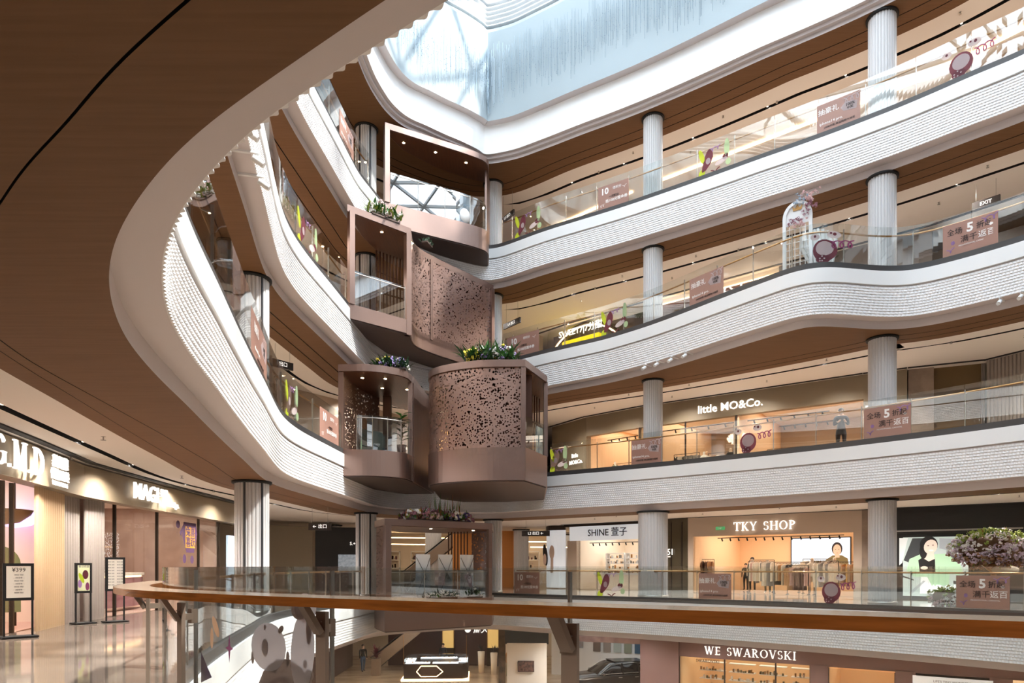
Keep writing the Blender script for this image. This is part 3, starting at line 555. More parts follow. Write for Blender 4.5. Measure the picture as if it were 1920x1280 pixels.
def perf_panel(pts, z0, z1, e, I):
    """one sheet with its plan length and height as texture coordinates, so the holes keep their size round the bend"""
    mb = MB(); wall_strip(mb, pts, z0, z1, .03); o = mb.build('perforated_panel', PERF, e, I); n = len(pts); D = [0.]
    for a, b in zip(pts[:-1], pts[1:]): D.append(D[-1]+math.dist(a, b))
    uv = o.data.uv_layers.new(name='sheet')
    for lp in o.data.loops: v = lp.vertex_index; uv.data[lp.index].uv = (D[v % n]+7.3*pts[0][0], z1 if (v//n) % 2 else z0)
    return o
def fillet(pts, r, n=7):
    """round the inner corners of an open plan line"""
    out = [tuple(pts[0])]
    for i in range(1, len(pts)-1):
        a, b, c = (np.array(q, float) for q in pts[i-1:i+2]); u = (a-b); v = (c-b); lu, lv = np.linalg.norm(u), np.linalg.norm(v); q = min(r, lu*.48, lv*.48)
        p0 = b+u/lu*q; p2 = b+v/lv*q
        for t in np.linspace(0, 1, n): out.append(tuple(p0*(1-t)**2+b*2*t*(1-t)+p2*t*t))
    return out+[tuple(pts[-1])]
def pod(name, label, poly, L, zb, zt, lights, floor_h=0.0):
    c = poly[0]; e = thing(name, label, 'balcony pod', (c[0], c[1], L)); I = Matrix.Translation((c[0], c[1], L))
    MB().prism(poly, zb+.04, L).build('base_fascia', COPPER, e, I)
    MB().prism(inset(poly, .05), zb, zb+.05).build('underside', UNDER, e, I)
    MB().prism(poly, zt-.24, zt).build('roof_slab', COPPER, e, I)
    MB().prism(inset(poly, .03), zt-.26, zt-.235).build('ceiling_lining', PODCEIL, e, I)
    for i, (x, y) in enumerate(lights):
        MB().lathe([(0, zt-.268), (.045, zt-.268), (.055, zt-.262), (.055, zt-.25)], (x, y, 0), 12).build('downlight', LAMPDOT, e, I)
        spot((x, y, zt-.30), 14, 110, parent=None)
    return e, I
def rails(e, I, pts, L, h=1.15, npan=3, lo=.0):
    """pod balustrade: panes, a steel rail and posts along a plan line"""
    P = np.array(pts, float); D = np.concatenate([[0], np.cumsum(np.linalg.norm(np.diff(P, axis=0), axis=1))])
    def q(s): return (float(np.interp(s, D, P[:, 0])), float(np.interp(s, D, P[:, 1])))
    for i in range(npan):
        a, b = D[-1]*i/npan+.01, D[-1]*(i+1)/npan-.01; wall_strip(MB(), [q(s) for s in np.linspace(a, b, max(2, int((b-a)/.15)+1))], L+lo, L+h, .012).build('glass_panel', PODGLASS, e, I)
    MB().tube([(*q(s), L+h-.08) for s in np.linspace(0, D[-1], 24)], .016, 6).build('rail', STEEL, e, I)
    for i in range(npan+1): MB().box((*q(D[-1]*i/npan), L+h/2), (.025, .025, h)).build('post', STEEL, e, I)
def post(e, I, p, w, z0, z1, rz=0, m=None, name='frame_post'): return MB().box((*p, (z0+z1)/2), (w, w, z1-z0), rz).build(name, m or COPPER, e, I)
# A, top level
fr = fillet([(-5.1, 27.42), (-1.9, 29.15), (-1.0, 29.75), (-1.08, 31.35)], .75); pa = fr+[(-2.0, 31.0), (-3.3, 30.2), (-4.6, 28.9), (-5.2, 27.6)]
e, I = pod('copper_pod', 'uppermost copper pod with open glazed front and three ceiling lights', pa, 15.9, 14.95, 19.1, [(-4.5, 28.35), (-3.25, 29.0), (-2.0, 29.75)])
post(e, I, (-5.05, 27.5), .2, 15.9, 18.9, .5); wall_strip(MB(), [(-1.12, 30.3), (-1.02, 31.3)], 15.9, 18.9, .08).build('end_panel', COPPER, e, I)
rails(e, I, fillet([(-4.92, 27.62), (-2.0, 29.22), (-1.2, 29.85), (-1.15, 30.3)], .5), 15.9, 1.3, 4)
# B, fourth level: open front on the left, perforated side on the right
front = [(-5.84, 24.2), (-3.84, 25.95)]; side = fillet([(-3.84, 25.95), (-3.95, 27.3), (-3.15, 28.45), (-.85, 31.2)], 1.0, 9)
pb = [front[0]]+side+[(-2.2, 31.2), (-3.6, 30.2), (-5.2, 28.2), (-5.75, 26)]
e, I = pod('copper_pod', 'copper pod with tall open front frame and perforated curved side, fourth level', pb, 10.6, 10.04, 14.1, [(-4.9, 25.7), (-3.9, 26.6), (-4.3, 27.6)])
post(e, I, (-5.74, 24.36), .2, 10.6, 13.9, .72); post(e, I, (-3.97, 25.97), .22, 10.04, 13.9, .72); rails(e, I, [(-5.65, 24.43), (-4.05, 25.83)], 10.6, 1.25, 2)
perf_panel(side[1:], 10.6, 13.87, e, I); wall_strip(MB(), side[1:], 10.45, 10.75, .06).build('bottom_edge', COPPER, e, I)
post(e, I, (-3.36, 28.2), .14, 10.6, 13.9, .9); post(e, I, (-.93, 31.1), .2, 10.6, 13.9, .9)
wall_strip(MB(), [tuple(np.array(p)+np.array([-.35, .25])) for p in side[6:]], 10.6, 13.85, .03).build('inner_lining', COPPERD, e, I)
for i in range(12):
    p = np.array((-5.4, 27.2))*(1-i/11)+np.array((-4.1, 28.4))*i/11; post(e, I, tuple(p), .05, 10.6, 13.85, .7, COPPERD, 'slat')
# D, third level left: open rounded front, slatted right side
fr = fillet([(-6.02, 23.62), (-4.75, 23.55), (-3.75, 24.3), (-3.66, 25.1)], .9, 8); pd = fr+[(-3.62, 25.3), (-3.36, 29.25), (-4.6, 29.4), (-5.6, 27.6), (-5.9, 25.5)]
e, I = pod('copper_pod', 'lower left copper pod with rounded open front and slatted side, third level', pd, 5.3, 4.36, 8.25, [(-5.35, 24.4), (-4.55, 24.5), (-4.9, 25.8), (-4.0, 26.0)])
post(e, I, (-5.93, 23.74), .18, 5.3, 8.05); post(e, I, (-3.74, 25.1), .16, 4.4, 8.05, .1); rails(e, I, [tuple(np.array(p)+np.array((-.03, .08))) for p in fr[1:-1]], 5.3, 1.2, 4)
perf_panel([(-5.88, 23.9), (-5.86, 25.9), (-5.3, 27.3)], 5.3, 8.02, e, I)
for i in range(22):
    t = (i+.6)/22; p = np.array((-3.64, 25.2))*(1-t)+np.array((-3.36, 29.2))*t; MB().box((p[0]-.01, p[1], 6.2), (.05, .165, 3.66), -.07).build('slat', COPPER, e, I)
post(e, I, (-4.95, 27.1), .3, 5.3, 8.02, 0, COPPERD, 'inner_pier')
# E, third level right: big perforated rounded front, open slatted right side
fr = fillet([(-3.02, 26.6), (-3.1, 24.2), (-1.3, 23.15), (.45, 23.12)], 1.5, 10); fr[-1] = (.45, 23.12); pe = fr+[(1.3, 25.15), (1.42, 29.6), (-.2, 30.6), (-2.2, 30.6), (-3.1, 29.3)]
e, I = pod('copper_pod', 'lower right copper pod with large perforated rounded front, third level', pe, 5.3, 4.14, 8.27, [(.6, 25.2), (-.6, 25.0), (-1.8, 25.8)])
ins = [tuple(np.array(p)+np.array((.02, .06))) for p in fr]
perf_panel(ins[1:], 4.9, 8.04, e, I); post(e, I, (.38, 23.22), .16, 4.3, 8.05, .1); post(e, I, (1.24, 25.2), .14, 5.3, 8.05, .1); post(e, I, (-2.98, 26.4), .2, 5.3, 8.05)
wall_strip(MB(), [tuple(np.array(p)+np.array((.25, .9))) for p in fr[8:]], 5.3, 8.0, .03).build('inner_lining', COPPERD, e, I)
for i in range(9):
    t = (i+.5)/9; p = np.array((.2, 25.6))*(1-t)+np.array((1.15, 27.6))*t; MB().box((p[0], p[1], 6.7), (.06, .06, 2.7)).build('slat', COPPERD, e, I)
MB().bar((.2, 25.62, 6.95), (1.15, 27.62, 6.95), .05).build('slat_rail', COPPERD, e, I)
wall_strip(MB(), [(.44, 23.4), (1.2, 25.1)], 5.3, 6.45, .012).build('glass_panel', GLASS, e, I)
# F, second level pavilion
pf = [(-5.3, 26.3), (-4.62, 24.75), (-.8, 27.6), (-.8, 30.0), (-2.5, 31), (-4.9, 29.6)]
e, I = pod('copper_pavilion', 'copper framed pavilion with flowers on its roof, second level', pf, 0, -1.15, 3.0, [(-3.2, 26.9), (-1.6, 28.2)])
post(e, I, (-4.55, 24.9), .22, 0, 2.8, .64); post(e, I, (-.92, 27.62), .16, 0, 2.8, .64); perf_panel([(-5.22, 26.25), (-4.66, 24.98)], .1, 2.77, e, I)
perf_panel([(-1.75, 29.6), (-1.0, 29.0), (-1.0, 28.2)], .1, 2.77, e, I)
for i in range(7):
    t = i/6; post(e, I, (-2.75+.85*t, 29.6-.5*t), .05, 0, 2.78, 0, COPPERD, 'slat')
rails(e, I, [(-4.5, 25.0), (-.95, 27.65)], 0, 1.12, 3)
# ------------------------------------------------------------------ flowers and plants
def leafblade(mb, p, d, ln, w, mi, droop=.5):
    """a bent leaf of three segments"""
    d = Vector(d).normalized(); r = d.cross(Vector((0, 0, 1))); r = r.normalized() if r.length > .01 else Vector((1, 0, 0)); vs = []; q = Vector(p); st = [.25, 1, .8, .05]
    for i in range(4): vs += [q-r*w*st[i]/2, q+r*w*st[i]/2]; q = q+d*ln/3; d = (d+Vector((0, 0, -droop/3))).normalized()
    mb.add(vs, [(0, 1, 3, 2), (2, 3, 5, 4), (4, 5, 7, 6)], mi)
def bloom(mb, c, r, mi, n=9):
    c = Vector(c)
    for i in range(n):
        d = Vector((random.gauss(0, 1), random.gauss(0, 1), random.gauss(0, .8)+.3)).normalized(); q = c+d*r*.6; u = d.orthogonal().normalized()*r*.42; v = d.cross(u)
        mb.add([q+u, q+v, q-u, q-v, q+d*r*.4], [(0, 1, 4), (1, 2, 4), (2, 3, 4), (3, 0, 4), (0, 3, 2, 1)], mi)
GREEN = mat('leaf_green', (54, 104, 44), .5); GREEN2 = mat('deep_leaf_green', (30, 66, 40), .5); YGREEN = mat('yellow_green_leaf', (150, 168, 70), .5); RUST = mat('rust_dried_leaf', (150, 92, 52), .6)
FW = mat('white_blossom', (240, 236, 232), .6); FP = mat('pale_pink_blossom', (222, 186, 186), .6); FL_ = mat('lilac_blossom', (160, 140, 196), .6); FY = mat('yellow_blossom', (226, 204, 70), .6); FV = mat('violet_blossom', (92, 74, 140), .6); FM = mat('mauve_blossom', (160, 110, 124), .6)
def flowerbed(name, label, cat, c, ln, w, h, rz, leaf, blooms, nl, nb, br=.06, tall=None, group=None):
    """c: centre of the bed's base; leaf: materials; blooms: materials"""
    e = thing(name, label, cat, c, rz, group); ml = MB(); bl = [MB() for _ in blooms]
    for i in range(nl):
        u = random.uniform(-.5, .5); x, y = u*ln, random.uniform(-.5, .5)*w; hh = h*(.45+.55*math.cos(u*2.6))*random.uniform(.5, 1)
        leafblade(ml, (x, y, hh*.25), (random.uniform(-1, 1), random.uniform(-1, 1), random.uniform(.3, 2)), random.uniform(.5, 1)*h*.6, random.uniform(.04, .12), random.randrange(len(leaf)), 1)
    if tall:
        for i in range(tall[0]):
            x, y = random.uniform(-.5, .5)*ln*.5+tall[2], random.uniform(-.3, .3)*w; leafblade(ml, (x, y, .05), (random.uniform(-.4, .4), random.uniform(-.4, .4), 2), tall[1]*random.uniform(.6, 1), .03, random.randrange(len(leaf)), .3)
    for i in range(nb):
        u = random.uniform(-.5, .5); x, y = u*ln, random.uniform(-.5, .5)*w; hh = h*(.35+.45*math.cos(u*2.6))*random.uniform(.2, .75); j = min(len(blooms)-1, int((u+.5+random.uniform(-.2, .2))*len(blooms))) if random.random() < .6 else random.randrange(len(blooms))
        bloom(bl[max(0, j)], (x, y, hh), br*random.uniform(.7, 1.2), 0)
    MB().prism([(-ln/2*.9, -w/2*.8), (ln/2*.9, -w/2*.8), (ln/2*.9, w/2*.8), (-ln/2*.9, w/2*.8)], 0, .06).build('planter_tray', UNDER, e)
    o = ml.build('foliage', leaf, e); o['kind'] = 'stuff'
    for b, m in zip(bl, blooms):
        if b.v: q = b.build('blossoms', m, e); q['kind'] = 'stuff'
    return e
flowerbed('flower_bed', 'long mixed flower bed with white hydrangeas and rust grasses on the pavilion roof', 'flower bed', (-2.95, 26.7, 3.0), 3.0, .7, .75, .64, [GREEN, YGREEN, RUST], [FM, FW, FW, FP, FY, FW, FM, FV], 190, 150, .15, (34, 1.15, .3))
flowerbed('flower_bed', 'flower bed with dark palms, yellow and lilac blossoms on the large perforated pod', 'flower bed', (-.75, 23.75, 8.27), 1.8, .55, 1.15, -.05, [GREEN2, GREEN, GREEN], [FY, FY, FW, FL_, FL_], 230, 70, .10, (30, 1.0, .0))
flowerbed('flower_bed', 'flower bed with lilac blossoms and fern leaves on the lower left pod', 'flower bed', (-4.3, 24.35, 8.25), 1.15, .5, .8, .1, [GREEN2, GREEN2, GREEN], [FY, FL_, FL_, FW], 130, 48, .10)
flowerbed('flower_bed', 'white blossoms and broad green leaves on the roof of the tall open pod', 'flower bed', (-4.75, 25.35, 14.1), 1.3, .45, 1.0, .72, [GREEN, GREEN, YGREEN], [FW, FW, FP, FW], 120, 40, .10)
flowerbed('flower_bed', 'small grey-green plants on the perforated curved side of the pod', 'flower bed', (-3.4, 27.3, 14.1), .6, .3, .4, 1.3, [mat('grey_green_leaf', (92, 120, 100), .6)], [FW], 40, 4, .04)
flowerbed('flower_bed', 'small dark shrubs on top of the slatted pod side', 'flower bed', (-3.75, 27.6, 8.25), 1.4, .3, .35, 1.5, [GREEN2, mat('grey_green_leaf', (92, 120, 100), .6)], [FW], 50, 4, .04)
# things inside the pods
e = thing('name_board', 'dark green board with a small white name inside the lower left pod', 'board', (-5.0, 24.6, 5.3)); d = (1, .05)
mb = MB(); mb.add([(-.42, 0, 0), (.42, 0, 0), (.42, 0, .62), (.3, 0, .78), (-.42, 0, .92), (-.42, .05, 0), (.42, .05, 0), (.42, .05, .62), (.3, .05, .78), (-.42, .05, .92)], [(0, 1, 2, 3, 4), (9, 8, 7, 6, 5), (0, 5, 6, 1), (1, 6, 7, 2), (2, 7, 8, 3), (3, 8, 9, 4), (4, 9, 5, 0)])
mb.build('panel', mat('dark_green_board', (34, 62, 56), .6), e); o = text('Disney', frame_mat((.02, -.012), (1, 0), .36), .17, TXW, e, ext=.002)
e = thing('potted_plant', 'tall broad-leaved plant in the right corner of the lower left pod', 'plant', (-4.0, 24.75, 5.3)); MB().lathe([(0, 0), (.14, 0), (.18, .35), (.15, .35), (.14, .3), (0, .3)], n=14).build('pot', TAUPE, e)
mb = MB(); mb.tube([(0, 0, .3), (.02, 0, .9), (-.03, 0, 1.5)], .02)
for i in range(22): leafblade(mb, (0, 0, .5+i*.045), (math.cos(i*2.4), math.sin(i*2.4), .6), .42, .15, 0, 1.0)
mb.build('leaves', GREEN, e)
e = thing('easel_board', 'bright leafy poster board leaning in the right side of the perforated pod', 'poster board', (1.0, 25.0, 5.3)); MB().box((0, 0, .55), (.55, .04, 1.0), 1.1).build('board', mat('leafy_print', (120, 140, 150), .5, noise=((206, 220, 200), (6, 6, 5), 2)), e)
e = thing('white_sack', 'crumpled white sack behind the glass of the uppermost pod', 'sack', (-2.15, 29.35, 15.9)); MB().ball((0, 0, .38), .36, seg=9, sq=(1, .7, 1.05)).build('sack_body', WHITE, e)
def xpanel(i, x, y, label):
    e = thing('white_screen', label, 'screen', (x, y, 0), .64, 'white display panels in the pavilion'); MB().box((0, 0, .95), (.62, .04, 1.55)).build('panel', WHITE, e)
    mb = MB(); mb.bar((-.3, -.04, 1.6), (.22, -.04, .72), .012).bar((.3, -.04, 1.6), (-.22, -.04, .3), .012).ball((.1, -.05, .78), .035, seg=5); mb.build('crossed_cords', MULL, e)
    MB().bar((-.2, .05, 0), (-.2, .03, 1), .03).bar((.2, .05, 0), (.2, .03, 1), .03).build('legs', STEEL, e)
xpanel(0, -3.42, 26.2, 'left one of three white panels with crossed cords in the pavilion'); xpanel(1, -2.62, 26.8, 'middle one of three white panels with crossed cords in the pavilion'); xpanel(2, -1.82, 27.4, 'right one of three white panels with crossed cords in the pavilion')
e = thing('decorative_bicycle', 'white wire bicycle ornament with thin wheels at the pavilion front', 'bicycle', (-4.05, 25.55, 0), .64)
for cx in (-.35, .7):
    mb = MB(); mb.tube([(cx+.3*math.cos(a*math.pi/12), 0, .32+.3*math.sin(a*math.pi/12)) for a in range(25)], .014, 6, cap=False)
    for a in range(6): mb.bar((cx, 0, .32), (cx+.3*math.cos(a*1.047), 0, .32+.3*math.sin(a*1.047)), .008)
    mb.build('wheel', WHITE, e)
MB().tube([(-.35, 0, .32), (-.1, 0, .65), (.45, 0, .65), (.7, 0, .32)], .014, 6).tube([(-.1, 0, .65), (.15, 0, .3), (.45, 0, .65), (.5, 0, .8), (.4, 0, .85)], .014, 6).build('frame', WHITE, e)
flowerbed('flower_bed', 'low bed of white roses and greenery in front of the white panels', 'flower bed', (-2.75, 26.35, 0), 1.5, .35, .6, .64, [GREEN2, GREEN], [FW, FW], 90, 70, .07)
flowerbed('flower_bed', 'white rose bush at the right end of the pavilion front', 'flower bed', (-1.55, 27.35, 0), .8, .35, .75, .64, [GREEN2, GREEN], [FW], 60, 36, .07)
# ------------------------------------------------------------------ shops
class Fr:
    """shop front frame: u to the right for someone in the atrium, v into the shop, z up"""
    def __init__(s, p0, p1, z0=0.):
        s.p = np.array(p0, float); d = np.array(p1, float)-s.p; s.W = float(np.linalg.norm(d)); s.d = d/s.W; s.b = np.array([-s.d[1], s.d[0]]); s.z = z0; s.rz = math.atan2(s.d[1], s.d[0])
    def xy(s, u, v): return tuple(s.p+s.d*u+s.b*v)
    def P(s, u, v, z): return (*s.xy(u, v), s.z+z)
    def box(s, mb, u0, u1, v0, v1, z0, z1, mi=0): return mb.prism([s.xy(u0, v0), s.xy(u1, v0), s.xy(u1, v1), s.xy(u0, v1)], s.z+z0, s.z+z1, mi)
    def M(s, u, v, z): return frame_mat(s.xy(u, v), s.d, s.z+z)
H0 = 3.57
def structure(o, label): return tag(o, label, kind='structure')
def wallbox(name, label, f, u0, u1, v0, v1, z0, z1, m): return structure(f.box(MB(), u0, u1, v0, v1, z0, z1).build(name, m), label)
SIGNS = []
def sign(label, f, u, v, z, parts, cat='shop sign', back=None):
    e = thing('shop_sign', label, cat, f.P(u, v, z), f.rz); inv = e.matrix_basis.inverted() if False else (Matrix.Translation(f.P(u, v, z)) @ Matrix.Rotation(f.rz, 4, 'Z')).inverted()
    SIGNS.append(e.name)
    if back: MB().box((0, .02, 0), (back[0], .03, back[1])).build('backing', back[2], e)
    for (body, du, dz, size, m, kw) in parts:
        o = text(body, Matrix(((1, 0, 0, du), (0, 0, -1, -.03), (0, 1, 0, dz), (0, 0, 0, 1))), size, m, e, **kw)
    return e
def serif_text(e, word, h, m, dy=-.03, x0=None):
    """roman capitals drawn with thick and thin strokes and small serifs, centred on the sign"""
    TK, TN, SF = .15, .055, .05
    def ring(cx, cy, rx, ry, a0, a1, t0, t1, n=14):
        out = []
        for i in range(n):
            q = []
            for j in (i, i+1):
                a = math.radians(a0+(a1-a0)*j/n); th = t0+(t1-t0)*abs(math.cos(a)); q.append(((cx+rx*math.cos(a), cy+ry*math.sin(a)), (cx+(rx-th)*math.cos(a), cy+(ry-th)*math.sin(a))))
            out.append([q[0][0], q[1][0], q[1][1], q[0][1]])
        return out
    def st(x0, y0, x1, y1, t): return [[(x0-t/2, y0), (x0+t/2, y0), (x1+t/2, y1), (x1-t/2, y1)]]
    def sr(x, y, w=.34): return [[(x-w/2, y), (x+w/2, y), (x+w/2, y+SF), (x-w/2, y+SF)]]
    stem = lambda x, t=TK: st(x, 0, x, 1, t)+sr(x, 0)+sr(x, 1-SF); top = 1-SF
    G = {'T': (.8, st(.4, 0, .4, 1, TK)+sr(.4, 0)+[[(0, 1-TN), (.8, 1-TN), (.8, 1), (0, 1)], [(0, .76), (TN, .8), (TN, 1), (0, 1)], [(.8-TN, .8), (.8, .76), (.8, 1), (.8-TN, 1)]]),
     'K': (.88, stem(.18)+st(.28, .42, .72, 1, TN*1.3)+st(.72, 0, .36, .55, TK)+sr(.72, 0, .3)+sr(.72, top, .26)), 'Y': (.84, st(.42, 0, .42, .48, TK)+sr(.42, 0)+st(.42, .42, .12, 1, TK)+st(.44, .42, .72, 1, TN*1.2)+sr(.12, top, .28)+sr(.72, top, .24)),
     'H': (.95, stem(.18)+stem(.77)+[[(.18, .48), (.77, .48), (.77, .48+TN), (.18, .48+TN)]]), 'P': (.72, stem(.18)+ring(.3, .74, .38, .26, -90, 90, TN, TK)+[[(.18, 1-TN), (.3, 1-TN), (.3, 1), (.18, 1)], [(.18, .48), (.3, .48), (.3, .48+TN), (.18, .48+TN)]]),
     'O': (.95, ring(.47, .5, .45, .51, 0, 360, TN, TK, 28)), 'S': (.62, ring(.31, .74, .27, .27, 25, 250, TN, TK*.8)+ring(.31, .27, .29, .28, -155, 75, TN, TK*.8)), 'I': (.36, stem(.18)), 'D': (.9, stem(.18)+ring(.28, .5, .58, .5, -90, 90, TN, TK)),
     'M': (1.05, st(.16, 0, .16, 1, TN*1.3)+stem(.88)+st(.52, 0, .2, 1, TK)+st(.52, 0, .86, 1, TN*1.3)+sr(.16, 0, .28)+sr(.14, top, .28)), 'G': (.9, ring(.47, .5, .45, .51, 40, 325, TN, TK, 26)+st(.8, .08, .8, .45, TK*.9)+sr(.76, .42, .3)), '.': (.3, [[(.08, 0), (.2, 0), (.2, .12), (.08, .12)]]), ' ': (.5, []),
     'W': (1.2, st(.36, 0, .1, 1, TK)+st(.38, 0, .58, 1, TN*1.3)+st(.8, 0, .56, 1, TK)+st(.82, 0, 1.06, 1, TN*1.3)+sr(.1, top, .26)+sr(1.06, top, .24)), 'A': (.86, st(.12, 0, .42, 1, TN*1.3)+st(.74, 0, .42, 1, TK)+sr(.1, 0, .26)+sr(.74, 0, .3)+[[(.24, .3), (.62, .3), (.62, .3+TN), (.24, .3+TN)]]),
     'R': (.84, stem(.18)+ring(.3, .75, .34, .25, -90, 90, TN, TK)+st(.7, 0, .36, .52, TK)+sr(.7, 0, .26)+[[(.18, 1-TN), (.3, 1-TN), (.3, 1), (.18, 1)], [(.18, .5), (.3, .5), (.3, .5+TN), (.18, .5+TN)]]), 'V': (.84, st(.42, 0, .12, 1, TK)+st(.44, 0, .72, 1, TN*1.3)+sr(.12, top, .28)+sr(.72, top, .24)), 'E': (.72, stem(.18)+[[(.18, y), (.62, y), (.62, y+TN), (.18, y+TN)] for y in (0, .48, 1-TN)]+[[(.56, 0), (.62, 0), (.62, .18), (.56, .18)], [(.56, .82), (.62, .82), (.62, 1), (.56, 1)]])}
    W = sum(G[c][0]+.12 for c in word)*h; x = -W/2
    for c in word:
        if G[c][1]:
            mb = MB()
            for q in G[c][1]:
                P2 = [(x+u*h, (v-.5)*h) for u, v in q]; n = len(P2); A = sum(P2[i][0]*P2[(i+1) % n][1]-P2[(i+1) % n][0]*P2[i][1] for i in range(n))
                if A < 0: P2 = P2[::-1]
                mb.add([(a, dy-.02, b) for a, b in P2]+[(a, dy+.02, b) for a, b in P2], [tuple(range(n)), tuple(range(2*n-1, n-1, -1))]+[(i, n+i, n+(i+1) % n, (i+1) % n) for i in range(n)])
            mb.build('letter', m, e)
        x += (G[c][0]+.12)*h
def shop_room(f, u0, u1, depth, wall, name, h=H0, floor=None, light=None, lc=(1, .8, .6), back=None):
    e = structure(empty('wall_back'), 'lit interior walls of the %s' % name)
    f.box(MB(), u0, u1, depth, depth+.1, 0, h).build('back_wall', back or wall, e); f.box(MB(), u0-.1, u0, .1, depth, 0, h).build('side_wall', wall, e); f.box(MB(), u1, u1+.1, .1, depth, 0, h).build('side_wall', wall, e)
    f.box(MB(), u0, u1, .12, depth, 3.3, 3.36).build('inner_ceiling', CEIL, e); f.box(MB(), u0, u1, .05, depth, .0, .012).build('inner_floor', floor or FLOOR1, e)
    if light: area(f.P((u0+u1)/2, depth*.5, 3.25), (u1-u0)*.8, depth*.6, light, lc, f.rz, name='shop_light_panel')
    return e
def front_glass(f, us, z0, z1, label, v=.0):
    e = thing('shop_window', label, 'shop window', f.P(us[0], v, 0)); I = Matrix.Translation(f.P(us[0], v, 0))
    for a, b in zip(us[:-1], us[1:]): f.box(MB(), a+.03, b-.03, v, v+.012, z0, z1).build('glass_pane', SHOPGLASS, e, I)
    for u in us: f.box(MB(), u-.03, u+.03, v-.03, v+.04, z0, z1).build('mullion', MULL, e, I)
    return e
def fluted_wall(f, u0, u1, v, z0, z1, label, m, r=.1):
    n = max(2, int((u1-u0)/r)); mb = MB()
    for i in range(n):
        u = u0+(i+.5)*(u1-u0)/n; w = (u1-u0)/n/2; pts = [f.xy(u+w*math.cos(a*math.pi/6), v-w*.9*math.sin(a*math.pi/6)) for a in range(7)]; mb.prism(pts, f.z+z0, f.z+z1)
    o = mb.build('fluted_cladding', m); return structure(o, label)
PEACH_W = mat('warm_plaster_wall', (240, 206, 166), .8); CREAMW = mat('cream_shop_wall', (244, 232, 216), .8); GREYW = mat('grey_stone_wall', (150, 132, 116), .7, noise=((128, 112, 98), (2, 2, 2), 4)); DARKW = mat('near_black_wall', (20, 18, 18), .5); OLIVEW = mat('olive_brown_panel', (104, 82, 48), .6); ROSE = mat('dusty_rose_counter', (176, 128, 128), .5, noise=((150, 100, 104), (1, 1, 4), 3)); FLWOOD = mat('pale_tan_fluted_panel', (190, 162, 126), .5); FLGREY = mat('grey_fluted_panel', (150, 140, 132), .5)
LEDW = mat('white_lightbox_face', (228, 234, 240), .5, emit=.2); LEDB = mat('pale_blue_screen', (196, 218, 236), .5, emit=.42)
# second level, right
f2 = [Fr((2.9, 38.2), (6.75, 34.8)), Fr((6.75, 34.8), (8.4, 32.6)), Fr((8.4, 32.6), (14.35, 28.0)), Fr((14.35, 28.0), (15.2, 27.1)), Fr((15.2, 27.1), (18.5, 24.7)), Fr((18.5, 24.7), (23, 20))]
f = f2[0]   # white accessory shop
wallbox('wall_right', 'white framed fascia of the accessory shop', f, 0, f.W, 0, .35, 3.45, H0+.1, MULL)
sign('long white illuminated SHINE fascia sign with thin dark letters', f, f.W*.55, -.06, 3.05, [('SHINE 萱子', .1, 0, .50, mat('thin_dark_letter', (48, 44, 44), .5), dict(ext=.005, bold=.004))], back=(f.W*.93, .78, LEDW))
wallbox('wall_right', 'cream side pier of the accessory shop', f, .2, .85, .05, .4, 0, 2.7, BEIGEBAND); shop_room(f, .85, f.W+1, 5, CREAMW, 'accessory shop', light=420, lc=(1, .93, .84))
# curved poster lightbox left of it
pc = Fr((2.0, 39.6), (3.0, 38.3)); e = thing('poster_lightbox', 'tall curved white lightbox with two profile portraits, left of the SHINE sign', 'lightbox', pc.P(0, 0, 0)); I = Matrix.Translation(pc.P(0, 0, 0))
pts = [pc.xy(pc.W*t, -.35*math.sin(math.pi*t)) for t in np.linspace(0, 1, 9)]; wall_strip(MB(), pts, .05, 3.3, .1).build('lightbox_face', LEDW, e, I); wall_strip(MB(), [tuple(np.array(p)-.04*pc.b) for p in pts], 3.3, 3.55, .2).build('top_cap', MULL, e, I)
SKIN = mat('printed_skin', (232, 204, 188), .6); HAIR = mat('printed_dark_hair', (40, 32, 34), .6)
def disc(mb, f, u, z, ru, rz, v, mi=0, n=20, rot=0):
    vs = [f.P(u+ru*math.cos(2*math.pi*i/n)*math.cos(rot)-rz*math.sin(2*math.pi*i/n)*math.sin(rot), v, z+ru*math.cos(2*math.pi*i/n)*math.sin(rot)+rz*math.sin(2*math.pi*i/n)*math.cos(rot)) for i in range(n)]; mb.add(vs, [tuple(range(n))], mi)
def polyf(mb, f, pts, v, mi=0): mb.add([f.P(u, v, z) for u, z in pts], [tuple(range(len(pts)))], mi)
mb = MB(); disc(mb, pc, .45, 1.9, .20, .62, -.47, 0, rot=.15); disc(mb, pc, .40, 1.65, .15, .33, -.475, 1); disc(mb, pc, 1.02, 2.05, .22, .40, -.475, 2); polyf(mb, pc, [(.9, .9), (1.15, .9), (1.15, 1.9), (.92, 1.8)], -.476, 2); mb.build('printed_profiles', [HAIR, SKIN, mat('printed_beige_tone', (214, 192, 178), .6)], e, I)
wallbox('wall_right', 'dark glazed pier between the two shops with a small lit name', f2[1], -.1, f2[1].W, 0, .4, 0, H0, mat('smoked_glass_pier', (84, 76, 60), .15, .2))
for u in (.35, .95, 1.75, 2.4): wallbox('trim_6', 'dark mullion of the glazed pier', f2[1], u-.03, u+.03, -.03, .05, 0, 3.4, MULL)
sign('small white lit number on the dark glazed pier', f2[1], 1.5, -.05, 1.95, [('0.251', 0, 0, .42, LETTER, dict(ext=.01)), ('STUDIO', .1, -.22, .09, LETTER, dict(ext=.004))])
f = f2[2]   # TKY
